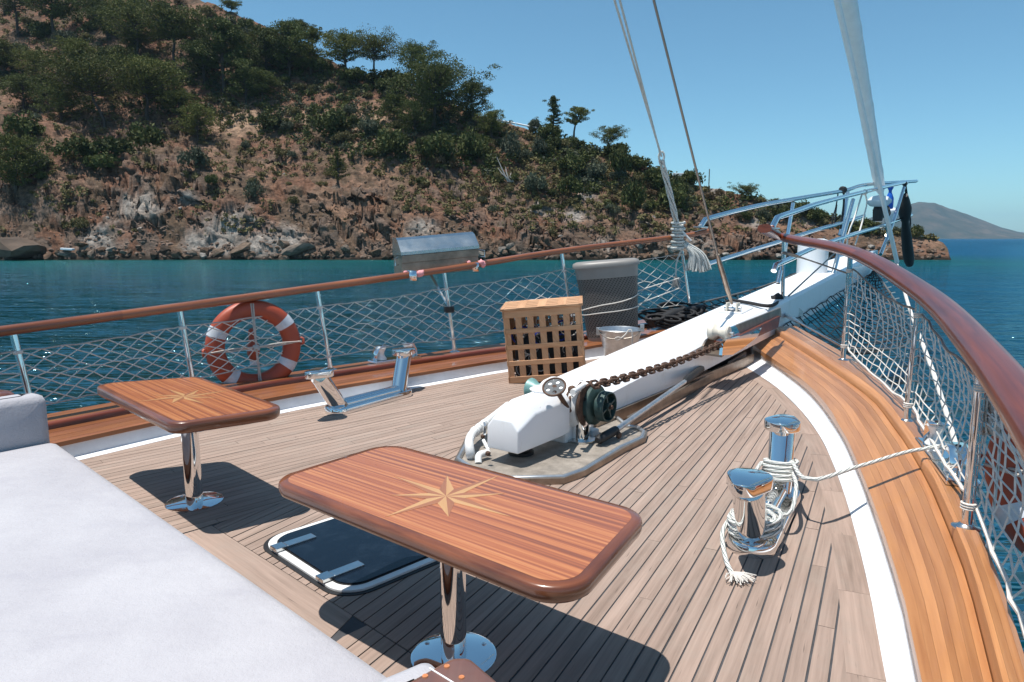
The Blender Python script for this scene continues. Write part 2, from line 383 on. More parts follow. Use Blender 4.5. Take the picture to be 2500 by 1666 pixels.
# ridge line of the headland as seen: direction (x over y) and slope of the sight line, measured at these photograph pixels
RIDGE = [(-400, -420), (-200, -270), (0, -150), (200, -70), (400, -22), (490, 0), (560, 28), (640, 60), (720, 100), (790, 142), (880, 180), (960, 196), (1050, 222), (1110, 254), (1160, 278), (1205, 294), (1260, 308), (1330, 328), (1400, 346), (1480, 374), (1560, 400), (1640, 434), (1728, 458), (1856, 488), (1942, 509), (2032, 531), (2110, 553), (2175, 567), (2240, 578), (2280, 585), (2303, 594), (2314, 608), (2322, 640)]
_rs, _re = [], []
for p in RIDGE: d = ray(*p); _rs.append(d.x / d.y); _re.append(d.z / d.y)
_rs, _re = np.array(_rs), np.array(_re)
STIP = _rs[-1]
def ridge(s):
    e = np.interp(s, _rs, _re); k = .60 + .16 * np.clip((e - .05) / .3, 0, 1)
    h0 = EYE - SEA
    yr = np.clip((h0 + SHORE * k) / np.maximum(k - e, .16), SHORE + 1.5, 420); zr = h0 + e * yr
    return yr, np.maximum(zr, .15)      # forward distance and height above the sea of the crest
def hmap(x, y, fine=True):
    s = x / y; yr, zr = ridge(s)
    sh = SHORE + 1.6 * (fbm(x / 9, x * 0 + 3.3, 3, 40) - .5) + 3 * (fbm(x / 30, x * 0 + 7.7, 2, 44) - .5) * np.clip((.55 - s) / .2, 0, 1)
    t = (y - sh) / (yr - sh)
    tc = np.clip(t, 0, 1)
    base = tc + .10 * np.sin(np.pi * np.clip(tc * 3.2, 0, 1)) * np.clip(zr / 30, .2, 1) - .06 * np.sin(np.pi * tc)
    z = zr * np.minimum(base, 1)
    big = (fbm(x / 26, y / 26, 3, 1) - .5) * 7 * np.clip(zr / 40, 0, 1) * np.sin(np.pi * np.clip(tc, 0, 1))
    z = z + big
    z = np.where(t > 1, zr * (1 - .5 * (t - 1)), z)
    # rocky lower slope
    hh = np.clip(z, 0, None); rk = np.clip(1.35 - hh / 26, .16, 1) * np.clip(zr / 10, .35, 1) * np.clip(1.3 - tc, .25, 1)
    patch = np.clip((fbm(x / 11, y / 11, 3, 60) - .42) * 5, 0, 1); rk = rk * (.45 + .55 * patch)
    if fine:
        q = x * .8 + y * .35
        w1, v1 = worley(x / 2.6 + .25 * y / 2.6, (z + .4 * x) / 1.7, 70); w2, v2 = worley(x / 1.05, (z + .45 * x + .3 * y) / .75, 80)
        d = 2.6 * (ridged(x / 8, (y + z) / 8, 4, 10) - .55) + 2.5 * (v1 - .5) + 1.1 * (v2 - .5) + .8 * (ridged(x / 1.6, (y + z) / 1.6, 2, 14) - .5)
        z = z + d * rk * np.clip(t * 18, 0, 1) * np.clip(zr / 6, .15, 1)
        z = z + 1.0 * (fbm(x / 2.2, y / 2.2, 4, 30, .6) - .5) * np.clip(t * 10, 0, 1) * np.clip(zr / 12, 0, 1)
    z = np.where(t < 0, np.maximum(t * 12, -2.5), z)
    z = np.where(s > STIP - .0002, np.minimum(z, -.3), z)
    return z + SEA, rk, t
def hz(x, y): return float(hmap(np.array([float(x)]), np.array([float(y)]))[0][0])
def hit(px, py):                       # where the sight line through a photograph pixel meets the headland
    d = ray(px, py); ys = np.linspace(SHORE - 1, 430, 1400); k = ys / d.y
    z, _, _ = hmap(d.x * k, ys, False); zz = EYE + d.z * k; w = np.nonzero(z > zz)[0]
    i = w[0] if len(w) else int(np.argmin(zz - z))
    y2 = np.linspace(max(SHORE - 1, ys[i] - 9), min(430, ys[i] + 14), 150); k2 = y2 / d.y; z2, _, _ = hmap(d.x * k2, y2); w = np.nonzero(z2 > EYE + d.z * k2)[0]; j = w[0] if len(w) else int(np.argmin(EYE + d.z * k2 - z2))
    return V((d.x * k2[j], y2[j], float(z2[j])))
    return V((d.x * k[i], ys[i], hz(d.x * k[i], ys[i])))
# headland mesh
NU, NT = 1000, 400
us = np.concatenate([np.linspace(-1.02, STIP + .006, NU)])
ts = np.concatenate([[-.05, -.02], np.linspace(0, 1, NT - 12) ** 1.25, np.linspace(1.02, 1.4, 10)])
U, T = np.meshgrid(us, ts, indexing='ij'); YR, ZR = ridge(U); YY = SHORE - 2 + (YR - SHORE + 2) * T
Y = np.where(T < 0, SHORE - 2 + T * 60, YY); X = U * Y
Z, RK, TT = hmap(X, Y)
nrow = len(ts); vs = np.stack([X, Y, Z], -1).reshape(-1, 3)
i0 = (np.arange(NU - 1)[:, None] * nrow + np.arange(nrow - 1)[None]).ravel()
fc = np.stack([i0, i0 + nrow, i0 + nrow + 1, i0 + 1], -1)
w_, v_ = worley(X / 2.4 + .3 * (Z - SEA) / 2.4, (Z - SEA + .35 * X) / 1.5, 170); w3_, v3_ = worley(X / .9, (Z - SEA + .45 * X) / .6, 180)
jut = (2.2 * (v_ - .5) + .9 * (v3_ - .5) + 1.6 * (ridged(X / 5, (Z - SEA) / 4, 3, 190) - .5)) * np.clip(RK - .12, 0, 1) * np.clip(TT * 14, 0, 1) * np.clip(1.05 - TT, 0, 1)
vs = np.stack([X, Y - jut, Z], -1).reshape(-1, 3)
me = bpy.data.meshes.new('hillside'); me.vertices.add(len(vs)); me.vertices.foreach_set('co', vs.ravel().astype(np.float32))
me.loops.add(fc.size); me.loops.foreach_set('vertex_index', fc.ravel().astype(np.int32)); me.polygons.add(len(fc))
me.polygons.foreach_set('loop_start', (np.arange(len(fc)) * 4).astype(np.int32)); me.update(calc_edges=True)
# the ground's own colours: red soil, tan scree, grey and pale rock, black tide mark
def L3(a, b, f): return a + (np.array(b) - a) * f[..., None]
H = Z - SEA
c = np.zeros(X.shape + (3,)) + np.array((.165, .088, .058))
c = L3(c, (.225, .140, .096), np.clip((fbm(X / 7, Y / 7, 4, 101) - .47) * 5, 0, 1))
c = L3(c, (.115, .082, .056), np.clip((fbm(X / 3, Y / 3, 4, 111) - .48) * 6, 0, .85))
w, v = worley(X / 2.2, (H + .4 * X) / 1.4, 70)
c = L3(c, (.145, .108, .086), np.clip((RK - .3) * 1.6, 0, 1) * np.clip((v - .35) * 3, 0, 1))
pale = np.zeros(X.shape)
for px, py, r in ((345, 500, 4.2), (250, 590, 4.0), (560, 575, 5.8), (640, 600, 5.0), (700, 590, 4.0), (500, 600, 4), (455, 485, 1.8), (1320, 520, 2.4), (1400, 530, 3.0), (1430, 480, 2.0), (1480, 600, 2.5), (1030, 560, 2.6), (1700, 600, 3.2), (1850, 545, 2.8), (1980, 540, 2.4), (1750, 470, 2.2)):
    p = hit(px, py); pale = np.maximum(pale, np.clip(1.25 - np.hypot(X - p.x, (Y - p.y) * .5 + (Z - p.z)) / r, 0, 1))
c = L3(c, (.29, .265, .24), np.clip(pale * 1.2 - 1.1 * (1 - fbm(X / 1.4, H / 1.1, 3, 150)) + .25, 0, 1))
for px, py, rx, ry in ((575, 296, 7, 1.6), (930, 294, 6, 2.2), (760, 292, 5, 1.4)):
    p = hit(px, py); c = L3(c, (.36, .245, .17), np.clip(1.4 - np.hypot((X - p.x) / rx, (Y - p.y) / ry / 2), 0, 1))
c = L3(c, (.025, .020, .015), np.clip((.8 - H) * 2.2 + (fbm(X / 1.5, Y / 1.5, 3, 160) - .5) * 2, 0, 1))
ca = me.color_attributes.new('ground', 'FLOAT_COLOR', 'POINT')
ca.data.foreach_set('color', np.concatenate([c, np.ones(c.shape[:2] + (1,))], -1).reshape(-1).astype(np.float32))
m, nt, b = newmat('red_rocky_ground'); at_ = nd(nt, 'ShaderNodeVertexColor', layer_name='ground'); cc = coord(nt)
n1 = noise(nt, cc, 1.1, 8, .72); n2 = noise(nt, coord(nt, 'Object', (.5, .5, 1.6), (0, R(24), 0)), 1.7, 6, .7)
x = mixc(nt, at_.outputs[0], ramp(nt, n1, [(.28, (.28, .27, .26)), (.5, (.85, .85, .85)), (.72, (1.5, 1.42, 1.35))]), 1.0, 'MULTIPLY')
x = mixc(nt, x, ramp(nt, n2, [(.36, (.55, .55, .55)), (.6, (1.15, 1.12, 1.1))]), .8, 'MULTIPLY'); nt.links.new(x, b.inputs['Base Color'])
b.inputs['Roughness'].default_value = .92; b.inputs['Specular IOR Level'].default_value = .15; bump(nt, n1, b, .8, .35)
me.materials.append(m); hill = bpy.data.objects.new('hillside', me); COL.objects.link(hill); struct(hill)
GROUND = m

# sea
def disc(name, r, z, rings=(0,), seg=128):
    bm = MB(); k = list(rings) + [r]; vs = []; fs = []
    for q in k:
        for i in range(seg): a = 2 * math.pi * i / seg; vs.append((q * math.cos(a), q * math.sin(a), z))
    for j in range(len(k) - 1):
        for i in range(seg): fs.append([j * seg + i, j * seg + (i + 1) % seg, (j + 1) * seg + (i + 1) % seg, (j + 1) * seg + i])
    return bm.add(vs, fs)
m, nt, b = newmat('sea_water'); tc = nt.nodes.new('ShaderNodeTexCoord'); sp = nt.nodes.new('ShaderNodeSeparateXYZ'); nt.links.new(tc.outputs['Object'], sp.inputs[0])
def mr(src, a, bb, c0=0, c1=1):
    k = nd(nt, 'ShaderNodeMapRange'); k.inputs[1].default_value = a; k.inputs[2].default_value = bb; k.inputs[3].default_value = c0; k.inputs[4].default_value = c1; nt.links.new(src, k.inputs[0]); return k.outputs[0]
sk = nd(nt, 'ShaderNodeMath', operation='MULTIPLY_ADD'); sk.inputs[1].default_value = .75; nt.links.new(sp.outputs[0], sk.inputs[0]); nt.links.new(sp.outputs[1], sk.inputs[2])
big = noise(nt, coord(nt, 'Object', (.03, .06, 1)), 1.0, 4, .6)
x = mixc(nt, (.0010, .028, .033), (.0014, .064, .122), mr(sp.outputs[0], -8, 40))
x = mixc(nt, x, (.004, .080, .070), mr(sp.outputs[1], 45, 97))
x = mixc(nt, x, (.0014, .066, .145), mr(sp.outputs[0], 58, 85))
x = mixc(nt, x, (.0008, .014, .022), ramp(nt, big, [(.4, (0, 0, 0)), (.7, (.5,) * 3)])); nt.nodes.remove(b); df = nd(nt, 'ShaderNodeBsdfDiffuse'); nt.links.new(x, df.inputs[0]); gl = nd(nt, 'ShaderNodeBsdfGlossy', i_Roughness=.05); gl.inputs[0].default_value = (.55, .86, 1.0, 1); fr = nd(nt, 'ShaderNodeFresnel', i_IOR=1.33)
wx = nt.nodes.new('ShaderNodeMixShader'); nt.links.new(mr(fr.outputs[0], .02, .7, .02, .34), wx.inputs[0]); nt.links.new(df.outputs[0], wx.inputs[1]); nt.links.new(gl.outputs[0], wx.inputs[2]); nt.links.new(wx.outputs[0], nt.nodes['Material Output'].inputs[0])   # wave slopes hide much of the mirror at grazing angles
w1 = noise(nt, coord(nt, 'Object', (.36, 1.05, 1), (0, 0, R(12))), 1.0, 3, .55, .8); w2 = noise(nt, coord(nt, 'Object', (1.3, 3.4, 1), (0, 0, R(-14))), 1.0, 2, .5, .5); w3 = noise(nt, coord(nt, 'Object', (.12, .3, 1), (0, 0, R(20))), 1.0, 3, .5)
a1 = nd(nt, 'ShaderNodeMath', operation='MULTIPLY_ADD'); a1.inputs[1].default_value = .38; nt.links.new(w2, a1.inputs[0]); nt.links.new(w1, a1.inputs[2])
a2 = nd(nt, 'ShaderNodeMath', operation='MULTIPLY_ADD'); a2.inputs[1].default_value = 2.2; nt.links.new(w3, a2.inputs[0]); nt.links.new(a1.outputs[0], a2.inputs[2])
bn_ = nd(nt, 'ShaderNodeBump', i_Strength=1.0, i_Distance=.85); nt.links.new(a2.outputs[0], bn_.inputs['Height'])
for s_ in (df, gl, fr): nt.links.new(bn_.outputs[0], s_.inputs['Normal'])
sea = disc('sea', 9000, SEA, (.01, 40, 200, 1200)).build('sea', m); struct(sea)

# far hill across the bay and the fainter land beyond it
def farhill(name, prof, dist, depth, col, seed, rug):
    bm = MB(); rows = []; P = np.array(prof, float); n = 150; xs = np.linspace(P[0, 0], P[-1, 0], n)
    top = np.interp(xs, P[:, 0], P[:, 1]); rows = []
    for j in range(26):
        t = j / 25; row = []
        for i in range(n):
            d = ray(xs[i], 582); y = dist + depth * t; e = max(0, (582 - top[i]) / FPX * (dist + depth * .8) + 3)
            prof_t = math.sin(math.pi / 2 * min(1, t / .8)) if t < .8 else 1 - (t - .8) * 1.5
            x_ = d.x / d.y * y
            hgt = e * prof_t * (1 + 0) + rug * e * (float(fbm(np.array([x_ / 170]), np.array([y / 170]), 4, seed)[0]) - .5) * math.sin(math.pi * min(1, t / .8))
            row.append((x_, y, SEA + hgt - (2 if t == 0 else 0)))
        rows.append(row)
    bm.loft(rows); return struct(bm.build(name, col, smooth=180))
m, nt, b = newmat('far_scrub_hill'); c1 = noise(nt, coord(nt), .0085, 8, .72); ramp(nt, c1, [(.38, (.020, .030, .020)), (.52, (.052, .048, .034)), (.68, (.12, .088, .065))], b.inputs['Base Color']); b.inputs['Roughness'].default_value = .95; b.inputs['Specular IOR Level'].default_value = .1
farhill('far_hill', [(2020, 578), (2060, 560), (2110, 537), (2160, 521), (2200, 506), (2235, 497), (2275, 500), (2310, 514), (2350, 523), (2400, 541), (2440, 556), (2500, 571), (2580, 582)], 3600, 1200, m, 5, .35)
farhill('distant_land', [(2390, 584), (2420, 574), (2470, 566), (2540, 570), (2640, 566), (2800, 576), (2900, 584)], 7200, 1200, m, 9, .2)

# air
hz_b = MB().box((0, 0, 154), (18400, 18400, 320)); m = bpy.data.materials.new('sea_haze'); m.use_nodes = True; nt = m.node_tree; nt.nodes.clear()
pv = nd(nt, 'ShaderNodeVolumePrincipled', i_Density=.00009, i_Anisotropy=.2); pv.inputs['Color'].default_value = (.52, .78, 1.0, 1)
oo = nt.nodes.new('ShaderNodeOutputMaterial'); nt.links.new(pv.outputs[0], oo.inputs['Volume'])
if HAZE: tag(hz_b.build('haze', m), 'pale sea haze lying over the bay', None, kind='stuff')

# ------------------------------------------------------------ vegetation and rocks on the headland
def leafmat(name, a, b_):
    m, nt, b = newmat(name); oi = nt.nodes.new('ShaderNodeObjectInfo'); n = noise(nt, coord(nt, 'Object', (1, 1, 1)), 2.3, 4, .7)
    c = ramp(nt, n, [(.3, a), (.7, b_)]); hs = nt.nodes.new('ShaderNodeHueSaturation'); k = nd(nt, 'ShaderNodeMapRange'); k.inputs[3].default_value = .72; k.inputs[4].default_value = 1.25
    nt.links.new(oi.outputs['Random'], k.inputs[0]); nt.links.new(k.outputs[0], hs.inputs['Value']); nt.links.new(c, hs.inputs['Color']); nt.links.new(hs.outputs[0], b.inputs['Base Color'])
    b.inputs['Roughness'].default_value = .75; b.inputs['Specular IOR Level'].default_value = .2
    tr = nd(nt, 'ShaderNodeBsdfTranslucent'); nt.links.new(hs.outputs[0], tr.inputs[0]); mx = nd(nt, 'ShaderNodeMixShader'); mx.inputs[0].default_value = .15
    out = nt.nodes['Material Output']; nt.links.new(b.outputs[0], mx.inputs[1]); nt.links.new(tr.outputs[0], mx.inputs[2]); nt.links.new(mx.outputs[0], out.inputs[0]); return m
M['pine'] = leafmat('pine_needles', (.052, .064, .016), (.14, .142, .036))
M['darkpine'] = leafmat('dark_needles', (.036, .050, .015), (.098, .110, .030))
M['maquis'] = leafmat('dark_maquis_leaves', (.034, .046, .014), (.098, .106, .032))
M['greyscrub'] = leafmat('grey_green_leaves', (.060, .070, .044), (.115, .125, .080))
M['dryscrub'] = leafmat('olive_dry_leaves', (.085, .078, .030), (.20, .165, .075))
M['brownscrub'] = leafmat('brown_dry_twigs', (.085, .055, .030), (.17, .115, .065))
M['bark'] = plain('pine_bark', (.060, .045, .036), .9, 0, .4, 5)
M['deadwood'] = plain('bleached_dead_wood', (.38, .35, .32), .9, 0, .25, 4)
def leaves(cent, n, size, rnd, sq=.75, up=.35):
    C = np.array(cent, float); k = len(C); idx = rnd.randint(0, k, n); d = rnd.normal(size=(n, 3)); d /= np.linalg.norm(d, axis=1)[:, None]
    p = C[idx, :3] + d * (rnd.rand(n, 1) ** .4) * C[idx, 3:4] * np.array([1, 1, sq])
    nr = rnd.normal(size=(n, 3)) + np.array([0, 0, up]); nr /= np.linalg.norm(nr, axis=1)[:, None]
    t = np.cross(nr, rnd.normal(size=(n, 3))); t /= np.linalg.norm(t, axis=1)[:, None]; bt = np.cross(nr, t); s = size * (.6 + .8 * rnd.rand(n, 1))
    vs = np.stack([p - t * s, p + bt * s * .55, p + t * s, p - bt * s * .55], 1).reshape(-1, 3); return vs
def leafmesh(name, vs, mat):
    n = len(vs) // 4; me = bpy.data.meshes.new(name); me.vertices.add(n * 4); me.vertices.foreach_set('co', vs.ravel().astype(np.float32)); me.loops.add(n * 4)
    me.loops.foreach_set('vertex_index', np.arange(n * 4).astype(np.int32)); me.polygons.add(n); me.polygons.foreach_set('loop_start', (np.arange(n) * 4).astype(np.int32)); me.update(calc_edges=True); me.materials.append(mat); return me
def pine(seed, h, w, lean=0.0, low=.35, flat=.5, clumps=34, mat='pine', nl=3000, taper=1.0):
    r = np.random.RandomState(seed); tr = MB(); az = r.rand() * 6.28; pts = []
    for i in range(7):
        t = i / 6; pts.append(V((lean * h * t ** 1.3 + .12 * r.normal() * (i > 0), .10 * r.normal() * (i > 0), h * .93 * t - .5 * (i == 0))))
    tr.tube(pts, [h * .030 * (1 - .8 * i / 6) + .03 for i in range(7)], 6); cent = []
    for j in range(clumps):
        q = (j + .5) / clumps; hh = low + (1 - low) * q; k = hh * 6; i = min(5, int(k)); b0 = pts[i].lerp(pts[i + 1], k - i); a = az + j * 2.4 + r.normal() * .4
        env = (math.sin(math.pi * min(1, .18 + .82 * q ** .8)) ** .6 if flat > .3 else (1.03 - q) ** taper)
        L = w * .5 * env * (.55 + .6 * r.rand()); e = b0 + V((math.cos(a) * L, math.sin(a) * L, L * (.28 + .25 * r.rand()) * (1 if flat > .3 else .2)))
        mid = b0.lerp(e, .55) + V((0, 0, -.06 * L)); tr.tube([b0, mid, e], [h * .010 + .02, h * .007 + .015, .02], 4, cap=False)
        cr = w * (.115 + .085 * r.rand()); cent.append((*e, cr)); cent.append((*mid.lerp(e, .5), cr * .8)); cent.append((*b0.lerp(mid, .7), cr * .6))
        if r.rand() < .5: cent.append((e.x + r.normal() * cr, e.y + r.normal() * cr, e.z + .3 * cr, cr * .6))
    cent.append((pts[-1].x, pts[-1].y, h * .96, w * .10))
    return tr.mesh('trunk', M['bark'], smooth=60), leafmesh('crown', leaves(cent, int(nl * 3.4), .0120 * h + .035, r, .48, .5), M[mat])
def bush(seed, mat, n=520, size=.11, tall=.85):
    r = np.random.RandomState(seed); cent = []
    for j in range(16):
        a = r.rand() * 6.28; q = r.rand() ** .6 * .62; cent.append((q * math.cos(a), q * math.sin(a), .18 + tall * (.55 - .5 * q * q) * (.6 + .6 * r.rand()), .24 + .16 * r.rand()))
    v = leaves(cent, n, size, r, .9, .4); v[:, 2] = np.maximum(v[:, 2], -.05); return leafmesh('foliage', v, M[mat])
LAND = []       # what stands where, to say which plant or rock is meant
def where(px, py):
    b = min(LAND, key=lambda l: (l[0] - px) ** 2 + 1.6 * (l[1] - py) ** 2); dx, dy = px - b[0], py - b[1]; r_ = math.hypot(dx, dy)
    s = ('right of' if dx > 0 else 'left of') if abs(dx) > 1.1 * abs(dy) else ('above' if dy < 0 else 'below')
    return ('just ' if r_ < 45 else 'well ' if r_ > 105 else '') + s + ' ' + b[2]
# trees: pixel of the trunk's foot, pixel height, crown width in pixels, kind, lean, label
def tree(px, py, hp, wp, label, lean=0.0, kind='pine', low=.4, flat=.6, seed=0, rz=0.0, cl=34, nl=3000, group=None):
    p = hit(px, py); d = p.y / FPX; h = hp * d; w = wp * d
    tm, cm = pine(seed or int(px * 7 + py), h, w, lean, low, flat, cl, kind, nl)
    t = thing('pine_tree', label, 'tree', (p.x, p.y, p.z - .2), group); place('trunk', tm, (0, 0, 0), t); place('crown', cm, (0, 0, 0), t); t.rotation_euler = (0, 0, rz); return t
T_ = tree
T_(130, 96, 125, 130, 'tall dark pine with forked trunk high on the far left slope', .05, 'darkpine')
T_(45, 90, 110, 100, 'thin sparse pine with bare grey branches at the upper left corner', 0, 'darkpine', .5, .6, 0, 0, 22, 900)
T_(339, 147, 112, 150, 'upper slope pine with broad crown and bare lower trunk, left of the straight trunked pine', -.03)
T_(429, 176, 138, 135, 'straight trunked pine with open crown in the middle of the upper slope', 0, 'pine', .55)
T_(547, 226, 170, 105, 'tall narrow dark pine standing below the ridge skyline', 0, 'darkpine', .35)
T_(650, 190, 110, 120, 'dense dark pine growing close below the skyline', .03, 'darkpine', .15, .7, 0, 0, 44, 4000)
T_(706, 192, 130, 110, 'bushy pine whose top just crosses the skyline', .02, 'darkpine', .2, .7, 0, 0, 40, 3600)
T_(565, 32, 26, 44, 'small round pine alone on the high skyline')
T_(762, 118, 56, 46, 'small leaning pine on the skyline left of the tall skyline group', .12)
T_(735, 120, 62, 60, 'open crowned pine on the skyline beside the small leaning pine')
T_(257, 313, 140, 215, 'wide umbrella pine with strongly leaning dark trunk on the left slope', -.32, 'pine', .55, .7, 0, 0, 44, 4200)
T_(362, 292, 128, 170, 'round domed pine beside the leaning umbrella pine', 0, 'pine', .4, .8, 0, 0, 44, 4200)
T_(484, 342, 82, 85, 'young bright green pine at the edge of the bare red slope', 0, 'pine', .1, .5)
T_(842, 196, 106, 118, 'first skyline pine of the ridge group with a straight trunk')
T_(914, 192, 88, 135, 'broad skyline pine with spreading limbs in the middle of the ridge group', 0, 'pine', .5, .8)
T_(1019, 212, 98, 120, 'highest skyline pine of the ridge group with layered crown', 0, 'darkpine', .35)
T_(1070, 212, 64, 100, 'low flat topped pine hanging over the right end of the ridge group', .25)
T_(1061, 318, 140, 190, 'big gnarled pine with twisted pale limbs in the centre of the headland', .03, 'darkpine', .4, .85, 0, 0, 48, 4600)
T_(1150, 300, 95, 90, 'dense pine filling the right side of the gnarled central pine', .05, 'darkpine', .2, .7)
T_(1012, 330, 80, 90, 'low dark pine at the left foot of the gnarled central pine', 0, 'darkpine', .1, .7)
T_(1351, 336, 98, 54, 'upright cone shaped conifer on the skyline', 0, 'darkpine', .08, 0, 0, 0, 34, 1700)
T_(1398, 328, 80, 58, 'wind bent pine leaning right beside the cone shaped conifer', .22, 'pine', .5, .6, 0, 0, 22, 1500)
T_(1478, 358, 58, 80, 'wind flattened pine drooping on the right shoulder of the ridge', .35, 'pine', .45, .6, 0, 0, 24, 1900)
T_(1822, 488, 30, 66, 'low wide pine on the red bluff near the headland tip', 0, 'pine', .35, .8, 0, 0, 26, 1800)
T_(826, 450, 92, 50, 'slender young pine on the bare scree slope', 0, 'pine', .15, .2, 0, 0, 26, 800)
T_(40, 470, 120, 150, 'large green pine hanging over the shore at the left edge', .05, 'pine', .1, .8, 0, 0, 46, 4200)
T_(150, 300, 95, 120, 'dark round tree in the shade left of the leaning umbrella pine', 0, 'darkpine', .1, .8)
T_(90, 200, 70, 90, 'small pine on the open slope near the left edge', 0, 'pine', .2, .7)
T_(262, 96, 70, 80, 'pine partly hidden behind the upper slope pines', 0, 'darkpine', .25, .7)
T_(470, 120, 62, 70, 'short pine growing above the straight trunked pine', 0, 'darkpine', .2, .7)
T_(600, 250, 100, 90, 'shaded pine below the tall narrow dark pine', 0, 'darkpine', .1, .7)
LAND += [(257, 290, 'the leaning umbrella pine'), (362, 270, 'the round domed pine'), (484, 310, 'the young bright green pine'), (1061, 270, 'the gnarled central pine'), (1351, 300, 'the cone shaped conifer'), (1478, 340, 'the drooping pine'), (826, 430, 'the slender young pine'), (816, 310, 'the widest terrace bush'), (475, 395, 'the grey round bush on the left scree'), (623, 470, 'the grey bush over the pale cliff'), (1246, 445, 'the bleached dead branch'), (1060, 560, 'the barbecue box'), (1600, 440, 'the halyard'), (1730, 440, 'the crest pole'), (1820, 470, 'the wide bluff pine'), (130, 80, 'the forked pine'), (429, 150, 'the straight trunked pine'), (55, 610, 'the dark undercut rock'), (590, 605, 'the pale slab'), (735, 610, 'the broad brown slab'), (172, 608, 'the white shore block'), (650, 180, 'the dense skyline pine'), (914, 170, 'the spreading skyline pine'), (1480, 575, 'the straight port handrail end'), (2100, 600, 'the bowsprit tip'), (1780, 560, 'the pulpit foot'), (1260, 305, 'the white pipes'), (60, 430, 'the green shore pine at the left edge'), (330, 500, 'the pale rock face'), (1000, 420, 'the deep green bushes'), (2260, 600, 'the black furled cover'), (1320, 540, 'the pale rib of rock')]
GP = [pine(900 + i, 10, 9.5, .06 * (i - 1), 0.3, .7, 38, ('pine', 'darkpine', 'pine', 'darkpine')[i], 3000) for i in range(4)]
for i, (px, py, hp, a) in enumerate(((196, 190, 88, 'behind the crown of the leaning umbrella pine'), (300, 215, 92, 'between the leaning umbrella pine and the round domed pine'), (395, 235, 84, 'right behind the round domed pine'), (500, 205, 96, 'left of the tall narrow dark pine'), (590, 175, 92, 'between the tall narrow dark pine and the dense skyline pine'), (235, 60, 66, 'high up right of the forked pine'), (300, 62, 58, 'on the high slope near the top edge'), (390, 92, 60, 'above the straight trunked pine on its left'), (15, 190, 84, 'half cut by the left picture edge'), (120, 260, 76, 'under the left side of the leaning umbrella pine'), (760, 190, 76, 'below the small leaning skyline pine'), (640, 250, 72, 'at the right foot of the tall narrow dark pine'), (440, 300, 74, 'in the dark gap right of the round domed pine'), (60, 270, 84, 'on the dark left edge slope'), (1200, 345, 70, 'at the right foot of the gnarled central pine'), (960, 300, 66, 'left behind the gnarled central pine'), (330, 140, 60, 'in the row of upper slope pines'))):
    p = hit(px, py); k = hp * p.y / FPX / 10; t = thing('pine_tree', 'dense shaded pine ' + a, 'tree', (p.x, p.y, p.z - .2)); place('trunk', GP[i % 4][0], (0, 0, 0), t); place('crown', GP[i % 4][1], (0, 0, 0), t); t.scale = (k * 1.15, k * 1.15, k); t.rotation_euler = (0, 0, i * 1.7)
